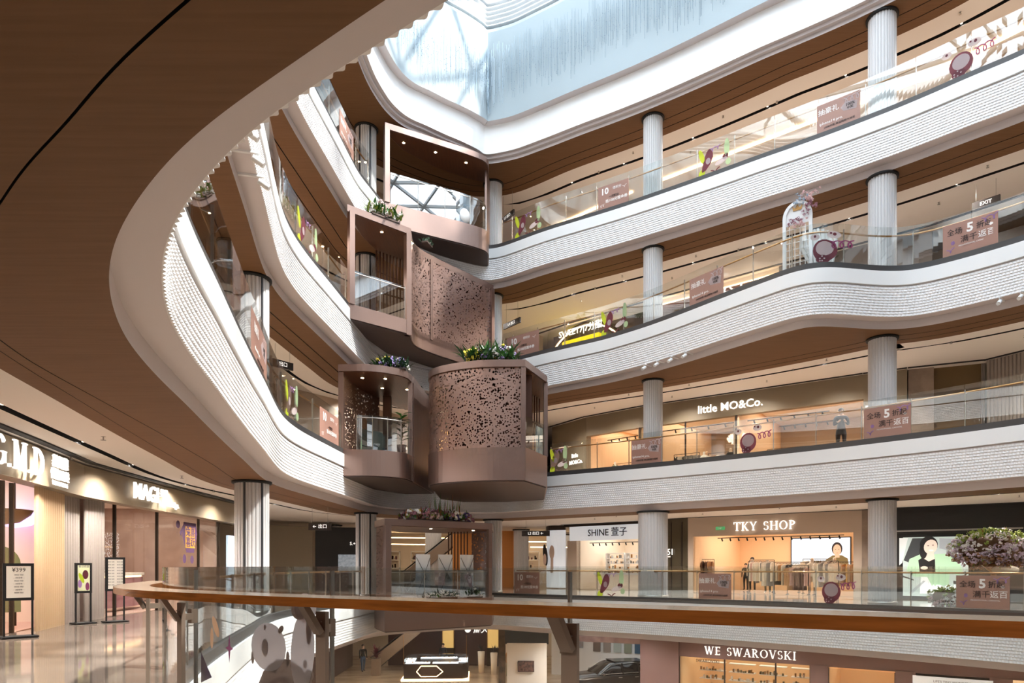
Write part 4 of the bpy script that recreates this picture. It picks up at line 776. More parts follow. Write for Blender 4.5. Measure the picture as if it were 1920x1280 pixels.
wallbox('wall_right', 'beige fascia of the peach lit clothes shop', f, 0, f.W, 0, .3, 2.68, H0, BEIGEBAND); wallbox('wall_right', 'beige left jamb of the clothes shop', f, 0, .25, 0, .3, 0, 2.7, BEIGEBAND); wallbox('wall_right', 'beige right jamb of the clothes shop', f, 7.2, f.W, 0, .3, 0, 2.7, BEIGEBAND)
SERIF = dict(ext=.02, bold=.004)
e = sign('white lit serif TKY SHOP letters on the beige fascia', f, 3.6, -.03, 3.07, []); serif_text(e, 'TKY SHOP', .38, LETTER)
shop_room(f, .25, 7.2, 6.5, PEACH_W, 'peach lit clothes shop', light=850, lc=(1, .88, .74))
e = thing('exit_sign', 'small green exit sign on the beige fascia', 'exit sign', f.P(1.6, -.05, 3.02), f.rz); MB().box((0, 0, 0), (.42, .03, .15)).build('case', mat('exit_green', (60, 130, 80), .5, emit=.6), e); text('EXIT', Matrix(((1, 0, 0, 0), (0, 0, -1, -.02), (0, 1, 0, 0), (0, 0, 0, 1))), .11, TXW, e, ext=.002)
e = thing('video_screen', 'wide pale blue screen with a portrait on the back wall of the clothes shop', 'screen', f.P(4.4, 6.4, 1.9), f.rz); MB().box((0, 0, 0), (2.9, .06, 1.7)).build('screen_frame', MULL, e); MB().box((0, -.035, 0), (2.8, .01, 1.6)).build('screen_face', LEDB, e)
g = Fr((0, 0), (1, 0)); mb = MB(); polyf(mb, g, [(.15, -.8), (1.38, -.8), (1.3, -.25), (1.02, -.08), (.6, -.08), (.28, -.3)], -.045, 2); disc(mb, g, .8, .25, .25, .33, -.046, 0); disc(mb, g, .8, .18, .19, .29, -.048, 1); polyf(mb, g, [(.7, -.2), (.92, -.2), (.92, .0), (.7, .0)], -.047, 1)
disc(mb, g, .73, .22, .022, .014, -.05, 0); disc(mb, g, .88, .22, .022, .014, -.05, 0); disc(mb, g, .81, .04, .04, .012, -.05, 3); mb.build('portrait_print', [HAIR, SKIN, mat('printed_olive_jacket', (122, 112, 74), .6), mat('printed_lip', (180, 110, 110), .6)], e)
text('TKY SHOP', Matrix(((1, 0, 0, -.95), (0, 0, -1, -.05), (0, 1, 0, .55), (0, 0, 0, 1))), .16, TXW, e, ext=.002)
wallbox('wall_right', 'grey stone pier beside the black shop', f2[3], 0, f2[3].W, 0, .4, 0, H0, GREYW)
f = f2[4]   # AJIDOU
wallbox('wall_right', 'black fascia of the corner shop', f, 0, f.W, 0, .4, 2.55, H0, DARKW); wallbox('trim_7', 'thin steel line across the black fascia', f, 0, f.W, -.03, 0, 2.62, 2.68, STEEL); wallbox('wall_right', 'black wall behind the green poster', f, 0, f.W, .1, .4, 0, 2.55, DARKW)
e = thing('poster_lightbox', 'large lightbox of a smiling person in a pale green blazer', 'lightbox', f.P(1.35, .02, 0), f.rz); pw = 2.15
MB().box((0, .04, 1.25), (pw, .06, 2.3)).build('lightbox_face', mat('pale_green_grey_face', (190, 204, 200), .5, emit=.3), e)
def emis(n, c): return mat(n, c, .5, emit=.26)
mb = MB(); polyf(mb, g, [(-1.2, 1.3), (-1.2, 2.38), (-.9, 2.38), (-1.1, 1.4)], -.0, 0); polyf(mb, g, [(-1.05, 1.5), (-.75, 2.36), (-.25, 2.36), (-.35, 1.75), (-.85, 1.4)], -.001, 1); polyf(mb, g, [(.15, 2.35), (.15, 1.95), (.75, 1.8), (.85, 2.05), (.7, 2.3)], -.001, 2)
polyf(mb, g, [(-1.2, .95), (-.7, .75), (-.7, .7), (-1.2, .88)], -.001, 1); polyf(mb, g, [(.6, .72), (1.2, .6), (1.2, .5), (.6, .6)], -.001, 1)
polyf(mb, g, [(-.85, 1.55), (-.45, 1.75), (-.15, 1.72), (.35, 1.75), (.75, 1.5), (.9, 1.1), (.75, .9), (.5, 1.05), (.45, .55), (-.1, .5), (-.25, .85), (-.7, .85), (-.95, 1.1)], -.003, 3)
polyf(mb, g, [(-.55, 1.5), (-.3, 1.7), (.0, 1.6), (.02, 1.05), (-.5, 1.05)], -.005, 4); polyf(mb, g, [(-.45, 1.62), (-.35, 1.85), (-.05, 1.85), (.0, 1.55), (-.2, 1.45)], -.007, 5); disc(mb, g, -.2, 2.1, .30, .33, -.008, 4); disc(mb, g, -.38, 1.85, .13, .3, -.008, 4); disc(mb, g, -.14, 2.02, .22, .28, -.010, 5, rot=-.25)
disc(mb, g, -.22, 2.06, .03, .014, -.012, 4); disc(mb, g, -.06, 2.08, .03, .014, -.012, 4); disc(mb, g, -.12, 1.88, .08, .03, -.012, 6); polyf(mb, g, [(-.45, 1.05), (.0, 1.05), (.3, .2), (-.5, .2)], -.002, 6); disc(mb, g, -.35, 1.2, .12, .07, -.012, 5); polyf(mb, g, [(-.9, .2), (-.4, .7), (-.3, .7), (-.75, .2)], -.002, 2)
mb.build('portrait_print', [emis('print_pale', (226, 232, 230)), emis('print_charcoal', (60, 64, 66)), emis('print_grey', (170, 178, 182)), emis('print_mint', (184, 222, 186)), emis('print_black', (26, 24, 24)), emis('print_skin', (240, 222, 206)), emis('print_white', (250, 250, 250))], e)
text('AJIDOU', Matrix(((1, 0, 0, .2), (0, 0, -1, -.02), (0, 1, 0, .42), (0, 0, 0, 1))), .34, mat('soft_lit_letter', (255, 255, 255), .5, emit=1.2), e, ext=.003, sp=1.15)
wallbox('wall_right', 'dark shop wall running out of view at the far right', f2[5], 0, f2[5].W, 0, .4, 0, H0, DARKW)
# third level right
f3 = [Fr((-1.5, 41), (2.2, 37.4), 5.3), Fr((2.2, 37.4), (3.8, 34.9), 5.3), Fr((3.8, 34.9), (6.1, 32.7), 5.3), Fr((6.1, 32.7), (9.85, 30.0), 5.3), Fr((9.85, 30.0), (13.95, 27.1), 5.3), Fr((13.95, 27.1), (15.25, 26.35), 5.3), Fr((15.25, 26.35), (17.6, 25.3), 5.3), Fr((17.6, 25.3), (20.5, 20.0), 5.3)]
for i, f in enumerate(f3[1:5]): wallbox('wall_right', ['olive brown curved fascia by the pods', 'olive brown fascia left of the lit name', 'olive brown fascia behind the third level middle column', 'olive brown fascia carrying the little MO&Co. name'][i], f, 0, f.W, 0, .3, 2.6, H0, DARKBAND)
wallbox('wall_right', 'olive brown wall beside the slatted pod end', f3[1], 0, f3[1].W, 0, .3, 0, 2.6, DARKBAND)
sign('white lit little MO&Co. letters on the olive brown fascia', f3[3], 4.35, -.05, 3.02, [('little MO&Co.', 0, 0, .50, LETTER, dict(ext=.02, bold=.006))])
sign('small white lit name low on the wall beside the pod', f3[1], 2.2, -.05, 1.55, [('little', -.1, .17, .3, LETTER, dict(ext=.01, bold=.005)), ('MO&Co.', 0, -.17, .3, LETTER, dict(ext=.01, bold=.005))])
for i, f in enumerate(f3[2:5]): shop_room(f, 0, f.W, 7, PEACH_W, 'children clothes shop, bay %d' % (i+1), light=420, lc=(1, .88, .76), back=mat('dark_grey_beige_wall', (170, 150, 130), .8))
front_glass(f3[3], [0, 2.3, f3[3].W], 0, 2.6, 'shop window of the children clothes shop behind the middle column')
wallbox('wall_right', 'olive brown pier right of the children clothes shop', f3[5], 0, f3[5].W, 0, .3, 0, H0, DARKBAND); wallbox('wall_right', 'grey stone panel beside the dark recess, third level', f3[6], .05, .9, .1, .4, 0, H0, GREYW)
wallbox('wall_right', 'olive gold recessed wall right of the stone panel', f3[6], .9, 2.45, .3, .6, 0, H0, OLIVEW); fluted_wall(f3[6], 2.45, f3[6].W, .3, 0, H0, 'pale fluted wall turning the corner, third level', FLGREY, .12); fluted_wall(f3[7], 0, 1.6, .0, .0, H0, 'pale fluted wall beside the small lit niche', FLGREY, .12)
e = thing('display_niche', 'glazed display niche with gold frame and ladder, far right third level', 'display niche', f3[7].P(1.7, 0, 0)); I = Matrix.Translation(f3[7].P(1.7, 0, 0)); ff = f3[7]
mb = MB(); ff.box(mb, 1.6, 1.68, -.05, .1, 0, 2.7); ff.box(mb, 3.3, 3.38, -.05, .1, 0, 2.9); ff.box(mb, 1.6, 3.38, -.05, .1, 2.7, 2.78); mb.build('gold_frame', BRONZE, e, I); ff.box(MB(), 1.68, 3.3, .6, .65, 0, 2.7).build('green_back_panel', mat('sage_panel', (176, 190, 160), .7, emit=.35), e, I); ff.box(MB(), 1.68, 3.3, 0, .012, 0, 2.7).build('glass_pane', SHOPGLASS, e, I)
mb = MB()
for u in (2.3, 2.7): mb.bar(ff.P(u, .3, .4), ff.P(u+.2, .4, 1.9), .04)
for i in range(5): mb.bar(ff.P(2.33+.035*i, .33, .6+.28*i), ff.P(2.73+.035*i, .33, .6+.28*i), .03)
mb.build('ladder', WHITE, e, I)
e = thing('poster_lightbox', 'white lightbox poster half hidden by the third level right column', 'lightbox', f3[5].P(.2, -.1, 0), f3[5].rz); MB().box((.45, 0, 1.35), (1.15, .06, 1.9)).build('lightbox_face', LEDW, e); mb = MB(); disc(mb, g, .7, 1.5, .22, .3, -.04, 0); mb.build('printed_face', SKIN, e)
sign('small white lit script name on the stone panel, third level', f3[6], .5, .02, .95, [('Mayfair', 0, 0, .26, LETTER, dict(ext=.01))])
# fourth level right
f4 = [Fr((0.2, 39.5), (3.2, 36.4), 10.6), Fr((3.2, 36.4), (6.7, 33.4), 10.6), Fr((6.7, 33.4), (11.5, 29.4), 10.6), Fr((11.5, 29.4), (16.0, 26.0), 10.6), Fr((16.0, 26.0), (21, 20.5), 10.6)]
DREY = mat('dark_grey_shopfront', (70, 66, 64), .5)
wallbox('wall_right', 'beige wall left of the arched sweet shop', f4[0], 0, 1.9, 0, .3, 0, H0, BEIGEBAND)
f = Fr((1.6, 38.0), (6.7, 33.4), 10.6); wallbox('wall_right', 'dark wall around the arched sweet shop', f, .2, f.W, .9, 1.1, 0, H0, DREY)
e = thing('arched_shopfront', 'dark arched sweet shop front with warm light line and yellow counter', 'shop front', f.P(0, 0, 0)); I = Matrix.Translation(f.P(0, 0, 0))
def archpts(r, h, cx, n=24): return [(cx-r*math.cos(math.pi*i/n), h*math.sin(math.pi*i/n)**.8 if 0 < i < n else 0) for i in range(n+1)]
for nm, rr, hh, m, v0 in (('outer_arch', 2.95, 3.5, MULL, -.05), ('light_line', 2.78, 3.36, GLOWW, -.09), ('inner_arch', 2.70, 3.28, MULL, -.07)):
    a = archpts(rr, hh, 3.0); b = archpts(rr-.06, hh-.06, 3.0); mb = MB()
    for i in range(24): mb.add([f.P(a[i][0], v0, a[i][1]), f.P(a[i+1][0], v0, a[i+1][1]), f.P(b[i+1][0], v0, b[i+1][1]), f.P(b[i][0], v0, b[i][1]), f.P(a[i][0], v0+.2, a[i][1]), f.P(a[i+1][0], v0+.2, a[i+1][1]), f.P(b[i+1][0], v0+.2, b[i+1][1]), f.P(b[i][0], v0+.2, b[i][1])], [(0, 1, 2, 3), (4, 7, 6, 5), (0, 4, 5, 1), (3, 2, 6, 7)])
    mb.build(nm, m, e, I)
mb = MB(); f.box(mb, 1.5, 3.9, .0, .4, .05, 2.8); mb.build('yellow_counter', mat('bright_yellow_panel', (250, 222, 30), .4, emit=.5), e, I)
area(f.P(2.3, .55, 3.0), 3, .4, 60, (1, .85, .6), f.rz, name='shop_light_panel')
sign('white lit SWEET7 letters on the arched shop', f, 2.9, -.25, 3.08, [('SWEET7|7分甜', 0, .0, .46, LETTER, dict(ext=.02, bold=.004, sp=.95))])
f = f4[2]; wallbox('wall_right', 'dark shop wall in the middle of the fourth level', f, 0, f.W, .2, .5, 0, H0, mat('dark_plum_wall', (74, 40, 42), .6)); wallbox('wall_right', 'pale fascia above the plum wall, fourth level', f, 0, f.W, .1, .4, 3.35, H0, CEIL)
for zz in (2.3, 3.3): wallbox('trim_8', 'warm light line along the plum wall, fourth level', f, 0, f.W, .05, .1, zz, zz+.04, GLOWW)
sign('large white lit sign letters, partly cut by the slab edge, fourth level', f, 4.6, -.02, 2.82, [('说过8引', 0, 0, .78, LETTER, dict(ext=.02, bold=.008))])
wallbox('wall_right', 'grey panelled wall right of the flower arch, fourth level', f4[3], 0, f4[3].W, 0, .3, 0, H0, mat('mid_grey_panel', (128, 124, 124), .5)); wallbox('wall_right', 'dark wall at the far right end of the fourth level', f4[4], 0, f4[4].W, 0, .3, 0, 2.6, DREY)
# fifth level right and the left side of all upper levels
for f, l in ((Fr((0, 40), (6.7, 33.6), 15.9), 'left bay'), (Fr((6.7, 33.6), (15.9, 26.2), 15.9), 'middle bay'), (Fr((15.9, 26.2), (21, 20), 15.9), 'right bay')):
    wallbox('wall_right', 'beige wall of the top level gallery, %s' % l, f, 0, f.W, 0, .3, 0, H0, BEIGEBAND); wallbox('trim_9', 'warm ceiling light line of the top level gallery, %s' % l, f, .3, f.W-.3, -1.0, -.88, 3.5, 3.55, GLOWW)
FLP = [(-7.2, 5.0), (-8.5, 9.5), (-9.12, 12.15), (-9.88, 15.15), (-10.2, 19.4), (-10.4, 25), (-10.6, 27.5)]
for k, nm in ((3, 'third'), (4, 'fourth'), (5, 'top')):
    for i in (1, 3, 5):
        f = Fr(FLP[i-1], FLP[i+1] if i+1 < len(FLP) else FLP[i], LEV[k]); wallbox('wall_left', 'brown shop fascia on the left side of the %s level, bay %d' % (nm, i//2+1), f, 0, f.W, 0, .3, 0, H0, DARKBAND if k == 3 else BEIGEBAND)
    wallbox('wall_back', 'far wall of the %s level behind the pods' % nm, Fr((-10.6, 27.5), (-3, 38), LEV[k]), 0, 13, 0, .3, 0, H0, BEIGEBAND)
wallbox('wall_back', 'tan wall behind the lower pods, third level', Fr((-4.5, 34.5), (1.5, 36.5), LEV[3]), 0, 6.2, 0, .2, 0, 2.9, mat('tan_plank_wall', (196, 156, 104), .6))
# second level, left side shops
bay = [Fr(FLP[i], FLP[i+1]) for i in range(len(FLP)-1)]
for i, f in enumerate(bay): wallbox('wall_left', 'curved bronze-brown fascia over the left shops, bay %d' % (i+1), f, 0, f.W, -.35, .0, 2.82, H0-.05, DARKBAND)
sign('white lit G.M.D. letters with Chinese name on the left fascia', bay[2], -.3, -.42, 3.2, [('基曼德', 1.75, .12, .26, LETTER, dict(ext=.02, bold=.004)), ('悦颜医美', 1.75, -.13, .22, LETTER, dict(ext=.02, bold=.004)), ('轻颜医疗美容诊所', 1.75, -.3, .1, LETTER, dict(ext=.006))]); serif_text(bpy.data.objects[SIGNS[-1]], 'G.M.D', .5, LETTER)
sign('white lit MAGI letters on the left fascia', bay[3], 2.85, -.42, 3.18, [('MAGI', 0, 0, .60, LETTER, dict(ext=.03, bold=.002)), ('美界', 1.05, .1, .24, LETTER, dict(ext=.02)), ('Pro-iDesign.', 1.5, -.15, .22, LETTER, dict(ext=.02, bold=.001))])
def on(i, u): return bay[i].xy(u, 0)
fluted_wall(Fr((-9.38, 13.2), (-9.88, 14.8)), 0, 1.67, -.12, 0, 2.84, 'tan fluted curved pier at the left shops', FLWOOD, .12)
wallbox('wall_left', 'narrow dark joint beside the tan fluted pier', Fr((-9.88, 14.8), (-9.93, 14.98)), 0, .2, -.1, .2, 0, 2.84, MULL)
fluted_wall(Fr((-9.93, 15.0), (-10.0, 15.75)), 0, .75, 0, 0, 2.84, 'grey fluted pier, left half', FLGREY, .1); fluted_wall(Fr((-10.0, 15.8), (-10.05, 16.65)), 0, .85, -.08, 0, 2.84, 'grey fluted pier, right half', FLGREY, .11)
gl = Fr((-10.1, 16.7), (-10.4, 24.2)); front_glass(gl, [0, .7, 2.95, 5.8, gl.W], 0, 2.84, 'tall shop window under the MAGI letters'); shop_room(gl, 0, gl.W, 4.5, mat('taupe_plaster', (190, 168, 156), .7, noise=((166, 144, 134), (1.5, 1.5, 1.5), 4)), 'salon under the MAGI letters', light=520, lc=(1, .86, .72), floor=mat('pale_pink_floor', (222, 186, 170), .3))
e = thing('reception_counter', 'curved dusty rose reception counter behind the shop glass', 'counter', gl.P(1.2, 1.5, 0)); I = Matrix.Translation(gl.P(1.2, 1.5, 0))
cp = [gl.xy(-.2+4.6*t, 1.7-1.0*math.sin(math.pi*t*.8)) for t in np.linspace(0, 1, 12)]; wall_strip(MB(), cp, .12, .95, .5).build('counter_body', ROSE, e, I); wall_strip(MB(), [tuple(np.array(p)-gl.b*.05) for p in cp], 1.0, 1.08, .6).build('counter_top', CREAMW, e, I); wall_strip(MB(), [tuple(np.array(p)+gl.b*.04) for p in cp], .95, 1.0, .3).build('light_strip', GLOWW, e, I)
e = thing('floral_window_sticker', 'purple and gold paper-cut festival sticker hanging in the shop glass', 'sticker', gl.P(4.6, -.04, 2.1), gl.rz); mb = MB()
polyf(mb, g, [(.0, .55), (.9, .55), (1.0, .2), (.75, -.4), (.2, -.4), (-.1, .1)], 0, 0); disc(mb, g, -.4, .45, .14, .12, -.004, 0); polyf(mb, g, [(-.3, .2), (.0, .5), (.05, .4), (-.2, .1)], -.004, 0); disc(mb, g, .05, -.6, .12, .14, -.004, 0); disc(mb, g, .6, -.62, .13, .13, -.004, 0); polyf(mb, g, [(.12, .42), (.82, .42), (.82, -.25), (.12, -.25)], -.006, 1)
mb.build('paper_cut', [mat('deep_purple_paper', (84, 56, 92), .6), mat('gold_paper', (214, 160, 40), .6)], e); text('兔喜', Matrix(((1, 0, 0, .47), (0, 0, -1, -.014), (0, 1, 0, .25), (0, 0, 0, 1))), .34, mat('deep_purple_paper'), e, ext=.001, bold=.006); text('喜跃', Matrix(((1, 0, 0, .47), (0, 0, -1, -.014), (0, 1, 0, -.09), (0, 0, 0, 1))), .34, mat('deep_purple_paper'), e, ext=.001, bold=.006)
e = thing('bead_panel', 'sparkling white bead panel hanging in the salon', 'bead curtain', gl.P(4.3, 2.2, 0)); mb = MB()
for i in range(500): u, z = random.random()*1.1, .8+random.random()*1.5; mb.add([gl.P(4.0+u, 2.2, z), gl.P(4.025+u, 2.2, z), gl.P(4.025+u, 2.2, z+.03), gl.P(4.0+u, 2.2, z+.03)], [(0, 1, 2, 3)])
o = mb.build('beads', LEDW, e, Matrix.Translation(gl.P(4.3, 2.2, 0))); o['kind'] = 'stuff'
gl0 = Fr((-8.7, 10.3), (-9.45, 12.9)); front_glass(gl0, [0, 1.2, 2.3, gl0.W], 0, 2.84, 'shop window under the G.M.D. letters'); shop_room(gl0, -1, gl0.W+2.9, 4.5, CREAMW, 'clinic under the G.M.D. letters', light=600, lc=(1, .9, .84), floor=mat('pale_pink_floor'))
e = thing('ceiling_lamp', 'large brown and lilac dome lamp inside the clinic at the far left', 'lamp', (-10.85, 14.9, 2.42)); MB().lathe([(0, -.32), (.3, -.26), (.5, -.1), (.55, 0), (0, .02)], n=24).build('dome', mat('lilac_glow', (196, 170, 232), .5, emit=1.2), e); MB().lathe([(0, -.30), (.3, -.24), (.5, -.08), (.55, .02), (0, .04)], (.1, -.5, .02), 24).build('brown_dome', DARKBAND, e); MB().tube([(0, 0, 0), (0, 0, 1)], .015).build('cord', MULL, e)
e = thing('arched_mirror', 'green tinted arched mirror low in the clinic window', 'mirror', (-10.7, 14.2, 0), .8); mb = MB(); polyf(mb, g, [(-.4, .3)]+[(-.4*math.cos(a*math.pi/12), 1.3+.4*math.sin(a*math.pi/12)) for a in range(13)]+[(.4, .3)], 0, 0); mb.build('mirror_face', mat('sage_mirror', (150, 180, 150), .1, .6), e); MB().bar((-.3, 0, 0), (-.3, 0, .3), .04).bar((.3, 0, 0), (.3, 0, .3), .04).build('legs', MULL, e)
e = thing('poster_lightbox', 'tall pale blue lightbox with line-drawn face beside the large left column', 'lightbox', (-10.45, 25.3, 0), Fr((-10.4, 25), (-10.4, 27.5)).rz); MB().box((.6, 0, 1.25), (1.7, .08, 2.3)).build('lightbox_face', LEDB, e); mb = MB(); disc(mb, g, .65, 1.6, .3, .42, -.05, 0); disc(mb, g, .65, 1.57, .25, .37, -.052, 1); disc(mb, g, .55, 1.65, .05, .02, -.054, 0); disc(mb, g, .78, 1.65, .05, .02, -.054, 0)
mb.build('printed_face', [HAIR, LEDB], e); text('MAGI', Matrix(((1, 0, 0, .6), (0, 0, -1, -.05), (0, 1, 0, 2.2), (0, 0, 0, 1))), .25, TXW, e, ext=.002)
# free-standing sign holders on the left floor
def stand(x, y, rz, w, h, zb, label, kind):
    e = thing('sign_stand', label, 'sign stand', (x, y, 0), rz); mb = MB()
    for s in (-1, 1): mb.bar((s*w/2, 0, 0), (s*w/2, 0, zb+h), .03)
    mb.build('legs', BLACK, e); MB().box((0, 0, .02), (w+.12, .35, .03)).build('base_plate', BLACK, e); MB().box((0, 0, zb+h/2), (w+.04, .04, h+.04)).build('frame', BLACK, e)
    MB().box((0, -.025, zb+h/2), (w-.06, .01, h-.06)).build('poster_sheet', mat('cream_poster', (240, 234, 222), .5) if kind != 'art' else mat('pastel_poster', (226, 230, 190), .5), e)
    T = lambda b, dx, z, s, m=TXD: text(b, Matrix(((1, 0, 0, dx), (0, 0, -1, -.034), (0, 1, 0, z), (0, 0, 0, 1))), s, m, e, ext=.0005)
    if kind == 'price':
        T('¥399', 0, zb+h*.84, .10)
        for i in range(7): T('— 皮肤管理 —' if i % 2 else '体验价 项目', 0, zb+h*(.70-.085*i), .026)
    elif kind == 'art':
        mb = MB(); disc(mb, g, .03, zb+h*.62, .06, .10, -.033, 0); disc(mb, g, -.08, zb+h*.3, .04, .09, -.033, 1); disc(mb, g, .07, zb+h*.2, .04, .09, -.033, 2); disc(mb, g, -.05, zb+h*.5, .04, .12, -.034, 3, rot=.4); mb.build('printed_flowers', [PLUM, LILAC, MAG, LIME], e); T('春日花园', 0, zb+h*.9, .055, mat('deep_purple_paper', (84, 56, 92), .6))
    else:
        for c in (-.09, .09):
            for i in range(9): T('美发 造型', c, zb+h*(.88-.09*i), .03)
    return e
stand(-8.75, 12.1, .85, .42, .62, .68, 'black sign stand with a 399 price list at the far left', 'price')
stand(-9.42, 15.0, .95, .30, .62, .70, 'small black sign stand with a pastel flower poster', 'art')
stand(-8.98, 15.45, .8, .36, .72, .73, 'double text board stand right of the flower poster', 'text')
# deep hall at the back of the second level
bk = Fr((-12, 34), (-3.6, 37.2)); wallbox('wall_back', 'black shop wall at the back left of the second level', Fr((-10.2, 35.4), (-6.9, 36.4)), 0, 3.4, 0, .3, 0, 3.3, DARKW); wallbox('wall_back', 'brown doorway wall left of the black shop', Fr((-13.5, 33.2), (-10.3, 35.3)), 0, 3.8, 0, .3, 0, 3.3, DARKBAND)
sign('small white lit name on the black shop', Fr((-10.2, 35.4), (-6.9, 36.4)), 2.3, -.05, 2.45, [('S.+ORIGIN', 0, 0, .24, LETTER, dict(ext=.01))])
e = thing('video_screen', 'grey flickering screen on the black shop front', 'screen', Fr((-10.2, 35.4), (-6.9, 36.4)).P(1.6, -.05, 1.4), .3); MB().box((0, 0, 0), (.9, .05, .95)).build('screen_face', mat('grey_screen', (120, 124, 128), .4, emit=.5, noise=((20, 22, 24), (7, 7, 9), 3)), e)
wallbox('wall_back', 'beige shop wall closing the deep hall', Fr((-12, 50.5), (12, 50.5)), 0, 24, 0, .3, 0, H0, CREAMW)
ORNG = mat('orange_tan_wall', (196, 128, 60), .6); wallbox('wall_back', 'orange tan wall behind the pavilion slats', Fr((-3.6, 41.5), (.1, 41.2)), 0, 3.7, 0, .2, 0, 3.4, ORNG)
for i, (a, b, z) in enumerate([((-9, 46), (-4, 47.5), 3.2), ((-9, 44), (-5, 45.5), 2.7), ((1.2, 44), (4.2, 45), 2.5), ((-1, 48), (3, 49), 3.0)]): structure(MB().bar((*a, z), (*b, z), .12, .06).build('trim_10', GLOWW), 'warm light line %d in the deep hall ceiling' % (i+1))
for i in range(7):
    x = -11+i*3.4; f = Fr((x, 50.2), (x+3, 50.2)); e = thing('display_shelf', 'lit display shelf unit, %s from the left at the end of the deep hall' % ['first', 'second', 'third', 'fourth', 'fifth', 'sixth', 'seventh'][i], 'shelf', f.P(0, 0, 0)); I = Matrix.Translation(f.P(0, 0, 0)); mb = MB()
    for zz in (.5, 1.1, 1.7, 2.3): f.box(mb, .2, 2.8, -.4, 0, zz, zz+.05)
    f.box(mb, .2, .25, -.4, 0, 0, 2.35); f.box(mb, 2.75, 2.8, -.4, 0, 0, 2.35)
    mb.build('shelf_boards', WHITE, e, I); mb = MB()
    for j in range(26): zz = random.choice((.55, 1.15, 1.75)); u = random.uniform(.3, 2.6); f.box(mb, u, u+.1, -.3, -.15, zz, zz+random.uniform(.12, .4), random.randrange(3))
    q = mb.build('goods', [PLUM, MULL, BEIGEBAND], e, I); q['kind'] = 'stuff'
for p, sx, sy, en in (((-7, 43, 3.4), 7, 9, 520), ((2, 45.5, 3.4), 8, 7, 520), ((-8.5, 31, 3.45), 3, 5, 120), ((-3, 38, 3.45), 5, 3, 160)): area(p, sx, sy, en, (1, .84, .66))
e = thing('escalator', 'dark escalator rising behind the copper pavilion', 'escalator', (-6.6, 42.5, 0)); mb = MB(); nst = 22
for i in range(nst): mb.box((i*.19+.1, 0, .15+i*.165), (.2, 1.0, .1))
mb.build('steps', BLACK, e)
for s in (-.6, .6): MB().add([(0, s-.06, 0), (4.3, s-.06, 3.6), (4.3, s-.06, 4.3), (0, s-.06, .9), (0, s+.06, 0), (4.3, s+.06, 3.6), (4.3, s+.06, 4.3), (0, s+.06, .9)], [(0, 1, 2, 3), (7, 6, 5, 4), (0, 4, 5, 1), (3, 2, 6, 7), (0, 3, 7, 4), (1, 5, 6, 2)]).build('side_panel', TAUPE, e); MB().tube([(-.2, s, .9), (0, s, 1.0), (4.3, s, 4.4)], .04).build('handrail', BLACK, e)
# ------------------------------------------------------------------ ceiling fixtures and lamps
def fixtures(k, s0, s1, st, which):
    L = LEV[k]-1.82+.09; side = which
    for i, s in enumerate(np.arange(s0, s1, st)):
        P = WL[k][int(s/STEP) % NB]; n = WN[k][int(s/STEP) % NB]; q = P+n*(-2.45-.5*(i % 2) if i % 3 else -3.9); 
        if i == 0 or not FIX: 
            e = thing('sprinkler_head', '', 'sprinkler', (*q, L)); MB().tube([(0, 0, 0), (0, 0, -.07)], .012, 6).lathe([(.0, -.075), (.045, -.07), (.045, -.062), (0, -.06)], n=10).build('nozzle', STEEL, e); MB().lathe([(0, -.004), (.04, -.004), (.04, 0)], n=10).build('ceiling_rose', STEEL, e); FIX.append(e)
        else: e = copy_tree(FIX[0]); e.location = (*q, L)
        e['label'] = 'small ceiling sprinkler head, %s along the %s' % (ORD[i], which); e['group'] = 'sprinkler heads, %s' % which
        for ch in e.children: pass
FIX = []; ORD = ['first', 'second', 'third', 'fourth', 'fifth', 'sixth', 'seventh', 'eighth', 'ninth', 'tenth', 'eleventh', 'twelfth', 'thirteenth', 'fourteenth', 'fifteenth', 'sixteenth']
fixtures(3, 6, 21, 2.6, 'left side of the second level'); fixtures(3, 36, 54, 1.7, 'right side of the second level')
fixtures(4, 14, 22, 1.9, 'left side of the third level'); fixtures(4, 36, 54, 1.3, 'right side of the third level')
fixtures(5, 35, 54, 1.6, 'right side of the fourth level'); fixtures(6, 35, 54, 1.9, 'right side of the top level')
# downlights sunk in the black slots, one small lens each; the second row outside them is lensless fill
for k, a, b in ((3, -12, 60), (4, 4, 60), (5, 8, 60), (6, 8, 60), (2, 8, 60)):
    L = LEV[k]-1.82+.14; lens = MB(); e = None
    for i, s in enumerate(np.arange(a, b, 3.0)):
        DN = DOWN*(.45 if s < 10 else 1)
        if 24 < s < 34 and k == 6: continue
        P = WL[k][int(s/STEP) % NB]+WN[k][int(s/STEP) % NB]*-3.085; lens.lathe([(0, -.01), (.035, -.01), (.04, 0)], (*P, L), 8); spot((*P, L-.03), DN, 150, (1, .95, .90), .06, .9)
        P2 = WL[k][int(s/STEP) % NB]+WN[k][int(s/STEP) % NB]*(-3.4 if s < 24 else -3.95); spot((*P2, L-.1), DN*.6, 150, (1, .93, .86), .06, .9)
    o = lens.build('trim_11', mat('dim_downlight_lens', (255, 232, 200), .5, emit=2.5)); structure(o, 'row of small downlight lenses in the black ceiling slot of the %s level' % {3: 'second', 4: 'third', 5: 'fourth', 6: 'top', 2: 'ground'}[k])
# black slot lines at the shopfronts
for i, f in enumerate(f2+f3[1:]+f4+bay): wallbox('trim_12', 'black shadow slot above shop front %d' % (i+1), f, 0, f.W, -.62 if f in bay else -.3, -.46 if f in bay else -.16, H0-.03 if f in bay else H0-.02, H0+.02, BLACK)
